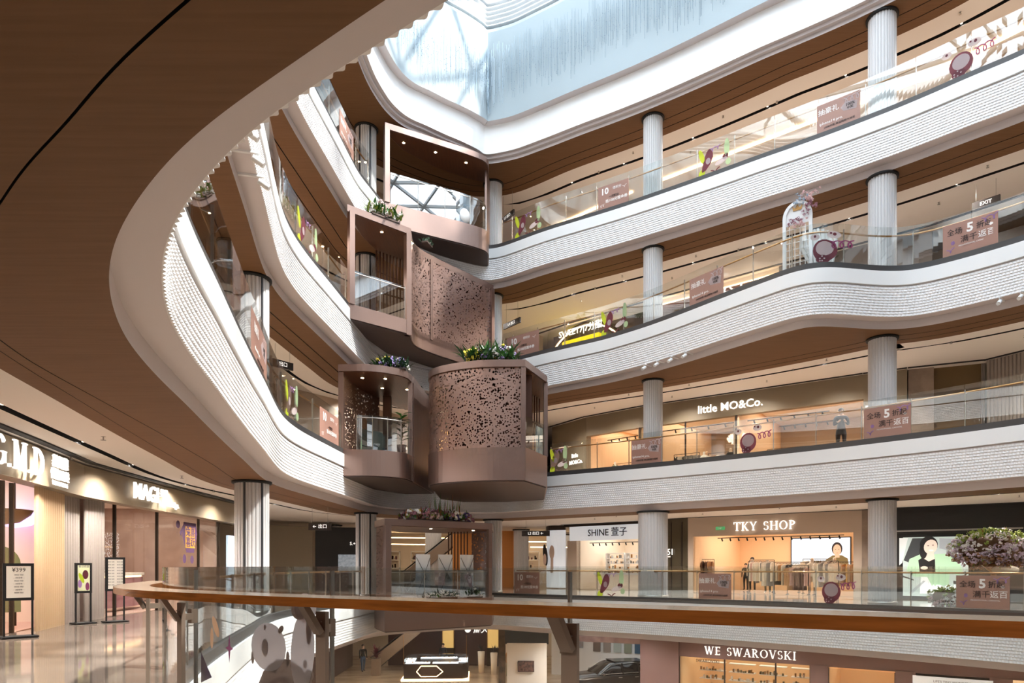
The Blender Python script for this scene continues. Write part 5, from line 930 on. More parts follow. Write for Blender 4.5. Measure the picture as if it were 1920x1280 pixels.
# ceiling speakers and smoke detectors: small discs
def track_spots(k, ss, label, group):
    for i, s in enumerate(ss):
        L = LEV[k]-1.57; p, n = at(k, s, -.1); t = math.atan2(n[1], n[0]); e = thing('spotlight', label[i], 'spotlight', (*p, L), t, group)
        MB().box((.0, 0, -.02), (.5, .06, .04)).build('track_arm', WHITE, e); MB().tube([(.22, 0, -.03), (.22, 0, -.12)], .012).build('stem', WHITE, e); MB().tube([(.14, 0, -.12), (.34, 0, -.24)], .055, 12).build('lamp_head', WHITE, e)
track_spots(4, [40.7, 41.3, 41.95, 42.6], ['first of four white spotlights under the bulging slab edge, from the pods', 'second of four white spotlights under the bulging slab edge, from the pods', 'third of four white spotlights under the bulging slab edge', 'fourth of four white spotlights, nearest the middle column'], 'spotlights under the fourth level slab edge')
track_spots(4, [51.7, 52.2, 52.7], ['left of the white spotlights at the far right slab edge', 'middle white spotlight at the far right slab edge', 'right white spotlight at the far right slab edge'], 'spotlights under the fourth level slab edge')
track_spots(4, [10.4, 11.2, 12.0], ['nearest of three white spotlights under the left slab edge', 'middle one of three white spotlights under the left slab edge', 'farthest of three white spotlights under the left slab edge'], 'spotlights under the left slab edge')
# hanging direction signs
def hang(x, y, z, rz, w, label, body, L):
    e = thing('hanging_sign', label, 'direction sign', (x, y, z), rz); MB().box((0, 0, 0), (w, .08, .26)).build('sign_box', mat('dark_bronze_sign', (52, 44, 40), .4), e)
    for s in (-.35, .35): MB().tube([(s*w, 0, .13), (s*w, 0, L+3.57-z)], .006, 5).build('suspension_rod', STEEL, e)
    text(body, Matrix(((1, 0, 0, 0), (0, 0, -1, -.045), (0, 1, 0, 0), (0, 0, 0, 1))), .17, LETTER, e, ext=.002)
hang(-7.2, 25.6, 2.75, 0, .85, 'dark hanging direction sign left of the copper pavilion', '← 出口', 0)
hang(1.15, 33.0, 2.85, -.1, 1.35, 'grey hanging direction sign right of the copper pavilion', 'L2 出口 ←', 0)
hang(.0, 33.3, 13.1, -.9, 1.3, 'dark slanted hanging sign beside the perforated pod, fourth level', 'L4 出口', 10.6)
hang(-.2, 33.3, 18.3, -1.0, 1.1, 'dark slanted hanging sign beside the uppermost pod', 'L5 出口', 15.9)
hang(-7.9, 23.5, 8.2, .9, .8, 'small dark hanging sign seen past the left column, third level', '出口', 5.3)
hang(15.9, 22.9, 14.2-.75, -.8, .8, 'small green and dark exit sign hanging at the far right, fourth level', 'EXIT', 10.6)
# ------------------------------------------------------------------ figures
def figure(name, label, cat, loc, rz, h, cols, pose='stand', group=None, hair=True, hat=None):
    """one continuous skinned body; joints in metres for a 1.75 m figure facing -y; cols: skin, top, trousers, shoes, hair"""
    J = {'pel': (0, 0, .95), 'wai': (0, 0, 1.08), 'che': (0, .0, 1.3), 'shu': (0, 0, 1.43), 'nec': (0, -.01, 1.5), 'hea': (0, -.03, 1.62), 'top': (0, -.02, 1.72)}
    R = {'pel': .15, 'wai': .135, 'che': .155, 'shu': .11, 'nec': .055, 'hea': .095, 'top': .075}; E = [('pel', 'wai'), ('wai', 'che'), ('che', 'shu'), ('shu', 'nec'), ('nec', 'hea'), ('hea', 'top')]
    for s, t in ((-1, 'l'), (1, 'r')):
        if pose == 'phone': arm = [(s*.2, .0, 1.38), (s*.24, -.02, 1.12), (s*.1, -.22, 1.22), (s*.05, -.26, 1.28)]
        elif pose == 'walk': arm = [(s*.2, 0, 1.38), (s*.25, s*.08, 1.12), (s*.25, s*.02-.06, .90), (s*.24, s*.02-.09, .80)]
        else: arm = [(s*.2, 0, 1.38), (s*.25, .03, 1.12), (s*.26, -.02, .88), (s*.25, -.04, .78)]
        hy = s*.14 if pose == 'walk' else 0
        leg = [(s*.1, 0, .86), (s*.11, -.02+hy*.5, .48), (s*.11, .02+hy, .09), (s*.12, -.14+hy, .04)]
        for i, (a, r) in enumerate(zip(arm, (.07, .048, .036, .03))): J[t+'a%d' % i] = a; R[t+'a%d' % i] = r; E.append((('shu' if i == 0 else t+'a%d' % (i-1)), t+'a%d' % i))
        for i, (a, r) in enumerate(zip(leg, (.105, .065, .05, .04))): J[t+'l%d' % i] = a; R[t+'l%d' % i] = r; E.append((('pel' if i == 0 else t+'l%d' % (i-1)), t+'l%d' % i))
    ks = list(J); me = bpy.data.meshes.new('body'); me.from_pydata([J[q] for q in ks], [(ks.index(a), ks.index(b)) for a, b in E], []); o = bpy.data.objects.new('body', me); COL.objects.link(o)
    sk_ = o.modifiers.new('s', 'SKIN'); o.modifiers.new('d', 'SUBSURF').levels = 1
    for i, q in enumerate(ks): v = me.skin_vertices[0].data[i]; v.radius = (R[q], R[q]*(.75 if q in ('pel', 'wai', 'che') else 1)); v.use_root = q == 'pel'
    dg = bpy.context.evaluated_depsgraph_get(); m2 = bpy.data.meshes.new_from_object(o.evaluated_get(dg)); bpy.data.objects.remove(o)
    for c in cols[:4]: m2.materials.append(c)
    for p in m2.polygons:
        x, y, z = p.center; p.use_smooth = True
        p.material_index = 3 if z < .10 else 2 if z < .98 and abs(x) < .215 else 0 if z > 1.47 or (z < .86 and abs(x) > .21) or (pose == 'phone' and y < -.2 and z > 1.15) else 1
    e = thing(name, label, cat, loc, rz, group); e.scale = (h/1.75,)*3; o = link_mesh('body', m2, e)
    if hair: MB().ball((0, .0, 1.665), .098, seg=7, sq=(1, 1.05, .95)).build('hair', cols[4], e)
    fc = MB(); fc.ball((-.035, -.115, 1.635), .010, seg=4).ball((.035, -.115, 1.635), .010, seg=4); fc.build('eyes', HAIR, e); MB().ball((0, -.127, 1.605), .015, seg=4, sq=(.8, 1, 1.4)).build('nose', cols[0], e)
    if hat == 'mask': MB().ball((0, -.085, 1.575), .062, seg=6, sq=(1, .75, .8)).build('face_mask', WHITE, e)
    return e
NAVY = mat('navy_cloth', (32, 36, 48), .8); CHAR = mat('charcoal_cloth', (44, 46, 50), .8); SKINR = mat('skin', (214, 172, 146), .6); BLK = mat('black_cloth', (22, 22, 24), .8); HAIRR = mat('dark_hair', (30, 24, 22), .7); CREAMC = mat('cream_cloth', (232, 220, 200), .8); TAN = mat('tan_cloth', (186, 140, 96), .8); OLIVEC = mat('olive_cloth', (110, 104, 76), .8); DUMMY = mat('matte_ivory_mannequin', (232, 216, 196), .5)
figure('person', 'person in dark jacket and white mask standing at the third level balustrade', 'person', (12.05, 25.0, 5.3), -.3, 1.76, [SKINR, NAVY, CHAR, BLK, HAIRR], 'phone', hat='mask')
for i, (x, y, h, c, lb) in enumerate([(9.9, 30.9, 1.35, BLK, 'child mannequin in black top, second from the standing man'), (8.9, 31.6, 1.3, CREAMC, 'ivory child mannequin left of the black-topped one'), (5.2, 34.4, 1.25, OLIVEC, 'small mannequin in olive near the middle column, third level')]):
    figure('mannequin', lb, 'mannequin', (x, y, 5.3), -.5, h, [DUMMY, c, c, DUMMY, DUMMY], hair=False)
f = f2[2]
for i, (u, v, h, a, b, lb) in enumerate([(2.0, 3.2, 1.72, CREAMC, BLK, 'mannequin in a white shirt with dark bob hair at the back of the clothes shop'), (6.0, 2.2, 1.7, TAN, TAN, 'mannequin in a tan coat right of the screen'), (5.2, 1.6, 1.68, CREAMC, CREAMC, 'mannequin in cream blouse in front of the screen'), (3.3, 1.4, 1.6, CREAMC, OLIVEC, 'mannequin in pale jacket left of the screen')]):
    figure('mannequin', lb, 'mannequin', f.P(u, v, 0), f.rz, h, [DUMMY, a, b, DUMMY, HAIRR], hair=i == 0)
figure('person', 'dark-haired shop assistant in black at the back of the peach lit shop', 'person', f.P(1.2, 4.6, .02), f.rz, 1.4, [SKINR, BLK, BLK, BLK, HAIRR], 'stand')
figure('person', 'person in tan jacket walking away on the ground floor', 'person', (-.15, 40.5, -5.3), 2.6, 1.74, [SKINR, TAN, OLIVEC, BLK, HAIRR], 'walk')
figure('person', 'person in blue jeans crossing the ground floor near the left edge', 'person', (-9.3, 42.6, -5.3), .6, 1.7, [SKINR, BLK, mat('blue_denim', (70, 96, 130), .8), BLK, HAIRR], 'walk')
figure('person', 'person in dark coat standing behind the jewellery counter', 'person', (-4.4, 43.6, -5.3), 0, 1.65, [SKINR, NAVY, NAVY, BLK, HAIRR], 'stand')
# ------------------------------------------------------------------ clothes racks
GM = [CREAMC, BLK, TAN, OLIVEC, mat('dusty_pink_cloth', (206, 164, 150), .8), mat('grey_cloth', (150, 146, 142), .8), mat('ochre_cloth', (212, 166, 84), .8), mat('brown_cloth', (96, 66, 50), .8)]; GN = ['cream', 'black', 'tan', 'olive', 'dusty pink', 'grey', 'ochre', 'brown']
gar = {}
def garment(ci, loc, rz, long, label, group):
    key = (ci, long)
    if key not in gar:
        e = thing('hanging_garment', label, 'garment', loc, rz, group); l = long; mb = MB(); pts = [(-.05, 0), (-.22, -.06), (-.24, -l*.35), (-.19, -l*.36), (-.2, -l), (.2, -l), (.19, -l*.36), (.24, -l*.35), (.22, -.06), (.05, 0)]; n = len(pts)
        mb.add([(x, -.035 if z < -.1 else -.02, z) for x, z in pts]+[(x, .035 if z < -.1 else .02, z) for x, z in pts], [tuple(range(n)), tuple(range(2*n-1, n-1, -1))]+[(i, n+i, n+(i+1) % n, (i+1) % n) for i in range(n)]); mb.build('cloth', GM[ci], e); MB().tube([(-.18, 0, -.02), (0, 0, .05), (0, 0, .1)], .006, 5).tube([(.18, 0, -.02), (0, 0, .05)], .006, 5).build('hanger', STEEL, e); gar[key] = e
    else: e = copy_tree(gar[key]); e.location = loc; e.rotation_euler = (0, 0, rz)
    e['label'] = label; e['group'] = group; return e
def rack(f, u, v, w, h, n, label, ang=0., cols=range(8), long=.95):
    c = f.P(u, v, 0); e = thing('clothes_rack', label, 'clothes rack', c, f.rz+ang); mb = MB()
    for s in (-w/2, w/2): mb.bar((s, 0, 0), (s, 0, h), .025).bar((s, -.22, .02), (s, .22, .02), .025)
    mb.build('uprights', MULL, e); MB().tube([(-w/2, 0, h), (w/2, 0, h)], .014).build('hanging_rail', MULL, e); a = f.rz+ang
    for i in range(n):
        t = (i+.5)/n*w-w/2; ci = random.choice(list(cols)); l = long*random.choice((.8, 1.)); garment(ci, (c[0]+t*math.cos(a), c[1]+t*math.sin(a), c[2]+h-.1), a+math.pi/2+random.uniform(-.5, .5)-.5, l, '%s garment, %s from the left, on the %s' % (GN[ci], ORD[i], label.replace('rack of ', '').replace(' clothes', ' rack', 1)), '%s garments on the %s' % (GN[ci], label.split(',')[0]))
f = f2[2]
rack(f, 2.6, 2.6, 1.2, 1.5, 7, 'rack of grey and pink clothes by the shirt', 0, (5, 4, 1, 0)); rack(f, 4.3, 1.6, 1.5, 1.45, 11, 'rack of cream and black clothes below the screen', .1, (0, 1, 0, 2)); rack(f, 5.25, 2.4, 1.3, 1.6, 11, 'rack of olive and brown clothes below the portrait', 0, (3, 7, 5, 0)); rack(f, 6.6, 1.3, 1.1, 1.45, 9, 'rack of ochre clothes at the right end', 0, (6, 2, 3, 0)); rack(f, 3.5, 3.6, 1.2, 1.4, 7, 'rack of dark clothes near the back wall', 0, (1, 7, 1)); rack(f, .45, 1.2, .7, 1.6, 6, 'rack of brown fur clothes at the left jamb', .4, (7, 2, 7)); rack(f, 4.8, .8, .9, 1.3, 8, 'rack of brown clothes near the shop entrance', 0, (7, 4, 2), 1.0); rack(f, 3.1, 1.2, 1.1, 1.55, 10, 'rack of pale long coats left of the screen', .1, (0, 4, 5, 0), 1.1); rack(f, 5.9, 1.1, 1.0, 1.5, 10, 'rack of cream and grey coats below the screen', 0, (0, 5, 0), 1.05)
ff = f3[2]; rack(ff, 1.0, 2.0, 1.5, 1.35, 9, 'rack of white child clothes left of the column', 0, (0, 0, 1, 5), .6); rack(ff, 2.4, 2.4, 1.0, 1.3, 6, 'rack of pale child clothes at the middle column', 0, (0, 4, 5), .6)
ff = f3[3]; rack(ff, 1.5, 2.2, 1.3, 1.5, 5, 'rack of black child clothes near the column', 0, (1, 1, 0), .6); rack(ff, 3.4, 1.6, 1.2, 1.3, 6, 'rack of mixed child clothes under the lamp', 0, (0, 2, 5), .6); rack(f3[4], 1.6, 2.4, 1.8, 1.35, 10, 'rack of dark child clothes by the mannequins', 0, (1, 5, 7), .6)
e = thing('pendant_lamp', 'cloud-like feathery cream pendant lamp in the children clothes shop', 'lamp', f3[4].P(-.1, .9, 1.72)); mb = MB(); mb.ball((0, 0, 0), .42, seg=9, sq=(1.25, 1.1, .55))
for i in range(160):
    d = Vector((random.gauss(0, 1), random.gauss(0, 1), random.gauss(0, .8))).normalized(); q = Vector((d.x*.52, d.y*.46, d.z*.23)); u = d.orthogonal().normalized()*.05; mb.add([q+u, q-u, q+d*.09], [(0, 1, 2)])
mb.build('feather_shade', mat('lit_cream_feather', (255, 232, 208), .7, emit=.7), e); MB().tube([(0, 0, .2), (0, 0, 1.5)], .006).build('cord', MULL, e)
# shop ceiling tracks with lamps
def track(f, u0, u1, v, z, n, label):
    e = thing('lighting_track', label, 'lighting track', f.P(u0, v, z)); I = Matrix.Translation(f.P(u0, v, z)); MB().bar(f.P(u0, v, z), f.P(u1, v, z), .035).build('track_rail', BLACK, e, I)
    for i in range(n): u = u0+(i+.5)*(u1-u0)/n; p = Vector(f.P(u, v, z)); MB().tube([p+Vector((0, 0, -.03)), p+Vector((.03, -.03, -.16))], .035, 8).build('lamp_head', BLACK, e, I)
track(f2[2], 1.0, 6.6, 1.2, 2.62, 14, 'track of small black lamps inside the peach lit shop'); track(f2[0], 1.2, 5.0, .8, 2.55, 9, 'track of black lamps inside the white accessory shop'); track(f3[3], .2, 4.2, 1.0, 2.5, 5, 'lighting track left of the lit name, third level'); track(f3[4], .2, 3.6, 1.0, 2.5, 6, 'lighting track right of the lit name, third level'); track(f3[2], .6, 3.0, 1.0, 2.45, 5, 'lighting track left of the middle column, third level'); track(f3[4], 1.0, 3.8, 3.2, 2.5, 6, 'deeper lighting track above the child mannequins')
# white accessory shop fittings
f = f2[0]
for i, u in enumerate((1.3, 2.6, 3.9)):
    e = thing('display_shelf', ['left', 'middle', 'right'][i]+' white display shelf in the accessory shop', 'shelf', f.P(u, 2.6, 0)); I = Matrix.Translation(f.P(u, 2.6, 0)); mb = MB(); f.box(mb, u-.05, u, 2.3, 2.7, 0, 2.0); f.box(mb, u+1.15, u+1.2, 2.3, 2.7, 0, 2.0)
    for zz in (.5, .8, 1.1, 1.4, 1.7, 1.98): f.box(mb, u, u+1.15, 2.3, 2.7, zz, zz+.03)
    mb.build('shelf_boards', WHITE, e, I); mb = MB()
    for j in range(44): zz = random.choice((.53, .83, 1.13, 1.43, 1.73)); q = random.uniform(u+.03, u+1.05); f.box(mb, q, q+.05, 2.35, 2.45, zz, zz+random.uniform(.08, .2), random.randrange(3))
    q = mb.build('trinkets', [BRONZE, mat('grey_cloth'), WHITE], e, I); q['kind'] = 'stuff'
e = thing('display_table', 'long white display table with jewellery in the accessory shop', 'table', f.P(3.0, 1.2, 0)); I = Matrix.Translation(f.P(3.0, 1.2, 0)); f.box(MB(), 1.4, 4.9, .9, 1.5, .8, .9).build('table_top', WHITE, e, I); f.box(MB(), 1.5, 4.8, .95, 1.45, 0, .8).build('table_base', CREAMW, e, I); mb = MB()
for j in range(60): q = random.uniform(1.5, 4.8); f.box(mb, q, q+.06, 1.0, 1.1, .9, .9+random.uniform(.04, .16), random.randrange(3))
q = mb.build('jewellery', [BRONZE, CREAMC, mat('grey_cloth')], e, I); q['kind'] = 'stuff'
# flowers and arch in front of galleries
def sphereflowers(name, label, c, rx, ry, rz_, n, cols, br):
    e = thing(name, label, 'flower arrangement', c); bl = [MB() for _ in cols]; ml = MB()
    for i in range(n):
        d = Vector((random.gauss(0, 1), random.gauss(0, 1), random.gauss(0, 1))).normalized(); q = Vector((d.x*rx, d.y*ry, d.z*rz_))*random.uniform(.82, 1.05); t = (d.z+1)/2+random.uniform(-.25, .25); j = min(len(cols)-1, max(0, int(t*len(cols)))); bloom(bl[j], q, br*random.uniform(.7, 1.25), 0, 8)
        if i % 2: leafblade(ml, q*.9, d+Vector((0, 0, .2)), br*2.2, br*.6, i % 3, .4)
    ml.build('foliage', [RUST, YGREEN, GREEN], e)['kind'] = 'stuff'
    MB().ball((0, 0, 0), 1, seg=8, sq=(rx*.8, ry*.8, rz_*.8)).build('moss_core', mat('brown_moss', (104, 76, 52), .9), e)
    for b, m in zip(bl, cols):
        if b.v: b.build('blossoms', m, e)['kind'] = 'stuff'
    return e
LP = mat('dusty_lilac_blossom', (206, 188, 202), .6)
e = sphereflowers('flower_ball', 'huge ball of dusty lilac, white and yellow-green flowers above the far right balustrade', (14.95, 21.2, 1.78), 1.3, .85, .62, 620, [mat('tan_blossom', (170, 130, 96), .6), LP, LP, FW, YGREEN], .085)
MB().lathe([(.12, -1.78), (.14, -1.5), (.05, -1.2), (.08, -.7), (.35, -.45), (.0, -.4)], n=18).build('gold_stand', BRONZE, e); MB().ball((.15, -.3, -.62), .3, seg=7, sq=(1.3, 1, .5)).build('cream_drape', CREAMC, e)
sphereflowers('flower_cluster', 'low cluster of white and pale pink flowers below the green blazer poster', (13.75, 21.6, .28), .55, .4, .32, 110, [FP, FW, YGREEN], .08); sphereflowers('flower_cluster', 'low pinkish flower cluster right of the big banner, second level', (16.2, 19.9, .3), .5, .4, .3, 80, [FP, mat('tan_blossom')], .08)
k = 4; p, n = at(4, 46.5, -.85); c = (float(p[0]), float(p[1]), 10.6)
e = thing('flower_arch', 'white arched lattice stand with gold crown and pink flowers, fourth level', 'flower arch', c, -.6); mb = MB()
for s in (-.4, .4): mb.box((s, 0, 1.0), (.1, .1, 2.0))
for i in range(12): a0, a1 = math.pi*i/12, math.pi*(i+1)/12; mb.bar((.4*math.cos(a0), 0, 2.0+.45*math.sin(a0)), (.4*math.cos(a1), 0, 2.0+.45*math.sin(a1)), .1)
for i in range(7): mb.bar((-.4, 0, .3+i*.22), (.4, 0, .3+i*.22), .02)
for i in range(4): mb.bar((-.24+i*.16, 0, .1), (-.24+i*.16, 0, 1.7), .02)
mb.build('white_lattice', WHITE, e); mb = MB(); polyf(mb, g, [(-.38, 1.75)]+[(.38*-math.cos(a*math.pi/8), 2.0+.42*math.sin(a*math.pi/8)) for a in range(9)]+[(.38, 1.75)], 0, 0); mb.build('white_board', WHITE, e)
mb = MB(); mb.add([(-.13, -.02, 2.2), (.13, -.02, 2.2), (.16, -.02, 2.36), (.07, -.02, 2.28), (0, -.02, 2.4), (-.07, -.02, 2.28), (-.16, -.02, 2.36)], [tuple(range(7))]); mb.build('gold_crown', BRONZE, e)
for m, n_, (cx, cz, sx, sz) in ((FP, 26, (.35, 2.5, .3, .22)), (FM, 22, (.42, 2.2, .16, .3)), (mat('pale_blue_blossom', (170, 190, 210), .6), 14, (.1, 2.5, .2, .12)), (FM, 16, (-.05, 1.85, .3, .12)), (FP, 14, (.1, 1.7, .25, .1))):
    mb = MB()
    for i in range(n_): bloom(mb, (cx+random.gauss(0, .5)*sx, -.08+random.gauss(0, .06), cz+random.gauss(0, .5)*sz), .055, 0, 7)
    mb.build('blossoms', m, e)['kind'] = 'stuff'
e = thing('white_drapery', 'white sheer drapes hanging behind the balustrade bulge, fourth level', 'drapery', (9.9, 22.0, 10.6), -.1); mb = MB()
for i in range(9):
    x = -.55+i*.13; mb.tube([(x, .05*math.sin(i*2), 1.55-.05*abs(i-4)), (x+.02, .08*math.cos(i), 1.0), (x*.6+.1, .06*math.sin(i), .3), (x*.8, 0, .02)], [.05, .075, .045, .08], 6)
mb.build('drape_folds', mat('sheer_white_cloth', (236, 234, 230), .8), e)
# ------------------------------------------------------------------ ground floor
Z1 = -5.3; fg = Fr((7.6, 32.2), (19.5, 24.7), Z1); PL = mat('plum_brown_fascia', (100, 76, 74), .5)
wallbox('wall_right', 'plum brown ground floor fascia over the shop windows', fg, -.4, fg.W, 0, .3, 2.35, 3.8, PL); wallbox('wall_right', 'plum brown pier left of the ground floor shop', fg, -1.6, .3, -.1, .4, 0, 3.8, PL)
for u in (6.35, 9.5, 12.6): wallbox('wall_right', 'plum brown pier between ground floor windows at %.0f m' % u, fg, u-.35, u+.35, -.05, .3, 0, 2.4, PL)
sign('white serif SWAROVSKI letters on the plum brown fascia', fg, 3.5, -.06, 2.72, []); serif_text(bpy.data.objects[SIGNS[-1]], 'WE SWAROVSKI', .36, LETTER)
front_glass(fg, [.3, 2.4, 4.6, 6.0], 0, 2.35, 'ground floor window of the jewellery shop'); shop_room(fg, .3, 6.2, 5, PEACH_W, 'ground floor jewellery shop', light=420, lc=(1, .84, .62), h=3.4); sign('small dark SWAROVSKI letters inside the jewellery window', fg, 1.4, .8, 2.1, [('SWAROVSKI', 0, 0, .2, TXD, dict(ext=.005))])
front_glass(fg, [6.7, 9.15], 0, 2.3, 'second ground floor window right of the jewellery shop'); shop_room(fg, 6.7, 9.15, 4, PEACH_W, 'shop right of the jewellery shop', light=140, lc=(1, .84, .62), h=3.4)
e = thing('poster_lightbox', 'white lightbox with a dark blue ring motif on the ground floor', 'lightbox', fg.P(11.05, -.08, 1.12), fg.rz); MB().box((0, 0, 0), (2.6, .06, 2.3)).build('lightbox_face', LEDW, e); mb = MB(); disc(mb, g, 0, .1, .62, .62, -.04, 0); disc(mb, g, 0, .0, .45, .42, -.042, 1); mb.build('printed_ring', [mat('print_navy', (40, 58, 120), .5), LEDW], e); text("LIFE'S TINY WONDERS", Matrix(((1, 0, 0, 0), (0, 0, -1, -.045), (0, 1, 0, .98), (0, 0, 0, 1))), .12, TXD, e, ext=.001)
shop_room(fg, 12.95, 14.0, 3, CREAMW, 'striped ground floor shop at the far right', light=90, h=3.4)
for i in range(8): fg.box(MB(), 2.0+i*.45, 2.4+i*.45, 3.5, 3.8, .3, 1.5)
for i in range(4):
    u = .7+i*1.4; e = thing('display_shelf', 'glass shelf unit, %s from the left in the jewellery window' % ORD[i], 'shelf', fg.P(u, 2, 0)); I = Matrix.Translation(fg.P(u, 2, 0)); mb = MB()
    for zz in (.7, 1.1, 1.5, 1.9): fg.box(mb, u, u+1.2, 1.8, 2.2, zz, zz+.03)
    mb.build('shelf_boards', WHITE, e, I); mb = MB()
    for j in range(30): zz = random.choice((.73, 1.13, 1.53)); q = random.uniform(u, u+1.1); fg.box(mb, q, q+.07, 1.85, 1.95, zz, zz+random.uniform(.05, .2), random.randrange(3))
    q = mb.build('jewellery', [OLIVEC, BRONZE, WHITE], e, I); q['kind'] = 'stuff'
# grey partition with framed photograph
o = MB().box((.75, 34.4, Z1+1.35), (2.0, .2, 2.7), -.05).build('wall_back', CEIL); structure(o, 'pale partition wall carrying a framed photograph, ground floor'); o = MB().box((.75, 34.5, Z1+3.1), (2.2, .3, .9), -.05).build('wall_back', mat('dark_slate_glass', (60, 64, 68), .2)); structure(o, 'dark glazed panel above the pale partition')
e = thing('framed_photo', 'dark framed photograph on the pale ground floor partition', 'photograph', (.70, 34.22, Z1+1.55), -.05); MB().box((0, 0, 0), (.82, .04, .55)).build('frame', BLACK, e); MB().box((0, -.025, 0), (.78, .01, .51)).build('print', mat('brownish_photo', (120, 90, 84), .5, noise=((40, 34, 38), (9, 9, 9), 4)), e)
o = MB().box((-.5, 34.6, Z1+1.9), (.35, .35, 3.8)).build('wall_back', mat('brown_marble_pier', (110, 92, 74), .2, noise=((60, 50, 40), (3, 3, 3), 5))); structure(o, 'narrow brown marble pier left of the pale partition')
# car showroom
cb = Fr((2.4, 41.5), (10.0, 38.0), Z1); wallbox('wall_back', 'white back wall of the car showroom', cb, 0, cb.W, 0, .2, 0, 3.4, WHITE); area((5.2, 36.2, Z1+3.3), 4, 4, 420, (.92, .97, 1)); 
e = thing('ceiling_light_box', 'bright white rectangular light box over the car', 'ceiling light', (3.9, 35.8, Z1+3.28)); MB().box((0, 0, 0), (1.3, .9, .08)).build('diffuser', GLOWC, e); MB().box((0, 0, .06), (1.5, 1.1, .06)).build('housing', MULL, e)
e = thing('wall_picture', 'landscape picture above the car, showroom wall', 'picture', cb.P(1.4, -.1, 2.1), cb.rz); MB().box((0, 0, 0), (1.3, .05, .8)).build('print', mat('sky_and_road_print', (150, 170, 190), .5, noise=((150, 120, 96), (1, 1, 4), 3)), e)
for i in range(7):
    c7 = [(110, 96, 90), (150, 140, 134), (176, 186, 180), (140, 146, 128), (60, 92, 118), (56, 30, 34), (84, 50, 58)][i]; e = thing('colour_sample', '%s paint sample board on the showroom wall' % ['brown-grey', 'pale taupe', 'pale sage', 'olive grey', 'blue', 'dark maroon', 'plum'][i], 'sample board', cb.P(2.9+i*.62, -.08, 1.95), cb.rz, 'paint sample boards'); MB().box((0, 0, 0), (.44, .05, .8)).build('board', mat('sample_%d' % i, c7, .4), e)
o = MB().box((8.05, 35.6, Z1+1.7), (.9, .2, 3.0), -.4).build('wall_right', WHITE); structure(o, 'white illuminated pier right of the car')
wallbox('wall_back', 'brown shop wall above the car, ground floor', Fr((2.3, 36.6), (8.0, 34.0), Z1), 1.2, 6.2, 0, .2, 2.6, 3.9, mat('mottled_plum_panel', (134, 106, 96), .4, noise=((96, 72, 66), (2, 2, 2), 3)))
CAR = mat('dark_grey_car_paint', (58, 53, 50), .22, .6); CGL = mat('dark_car_glass', (24, 22, 22), .05, .2); TYRE = mat('tyre_rubber', (24, 24, 24), .8)
e = thing('car', 'dark grey estate car with chrome window line in the ground floor showroom', 'car', (5.15, 35.9, Z1), math.radians(14))
xs = [-2.42, -2.36, -2.1, -1.5, -.95, -.4, .3, 1.0, 1.6, 2.0, 2.32, 2.42]; belt = [.62, .78, .88, .95, 1.0, 1.01, 1.02, 1.03, 1.04, 1.03, .98, .85]; bw = [.62, .80, .90, .94, .95, .95, .95, .95, .95, .93, .86, .74]; bot = [.42, .3, .24, .22, .2, .2, .2, .2, .22, .26, .32, .42]
mb = MB(); ring = []
for x, b, w, z0 in zip(xs, belt, bw, bot): ring.append([(x, -w*.9, z0), (x, -w, z0+.2), (x, -w, b-.14), (x, -w*.93, b), (x, 0, b+.03), (x, w*.93, b), (x, w, b-.14), (x, w, z0+.2), (x, w*.9, z0)])
vs = [q for r in ring for q in r]; n = 9; F = [(i*n+j, i*n+j+1, (i+1)*n+j+1, (i+1)*n+j) for i in range(len(ring)-1) for j in range(n-1)]+[(i*n+n-1, i*n, (i+1)*n, (i+1)*n+n-1) for i in range(len(ring)-1)]+[tuple(range(n)), tuple(range(len(vs)-1, len(vs)-n-1, -1))]
mb.add(vs, F, 0, True); mb.build('body_shell', CAR, e)
gx = [-.95, -.25, .1, .9, 1.7, 2.25]; gt = [1.03, 1.52, 1.6, 1.62, 1.56, 1.12]; gw = [.88, .74, .70, .70, .68, .80]; mb = MB(); vs = []
for x, t, w in zip(gx, gt, gw): vs += [(x, -.9, 1.0), (x, -w, t-.04), (x, -w*.8, t), (x, w*.8, t), (x, w, t-.04), (x, .9, 1.0)]
mb.add(vs, [(i*6+j, i*6+j+1, (i+1)*6+j+1, (i+1)*6+j) for i in range(5) for j in range(5)], 0, True); mb.add(vs[:6], [tuple(range(6))]); mb.add(vs[-6:], [tuple(range(5, -1, -1))]); mb.build('greenhouse_glass', CGL, e)
mb = MB(); mb.add([(.0, -.60, 1.595), (1.75, -.58, 1.58), (2.1, -.6, 1.35), (2.1, .6, 1.35), (1.75, .58, 1.58), (.0, .60, 1.595), (.0, -.6, 1.64), (1.75, -.58, 1.62), (2.12, -.6, 1.4), (2.12, .6, 1.4), (1.75, .58, 1.62), (.0, .6, 1.64)], [(6, 7, 10, 11), (7, 8, 9, 10), (0, 1, 7, 6), (1, 2, 8, 7), (5, 11, 10, 4), (4, 10, 9, 3), (2, 3, 9, 8), (0, 6, 11, 5)]); mb.build('roof_panel', CAR, e)
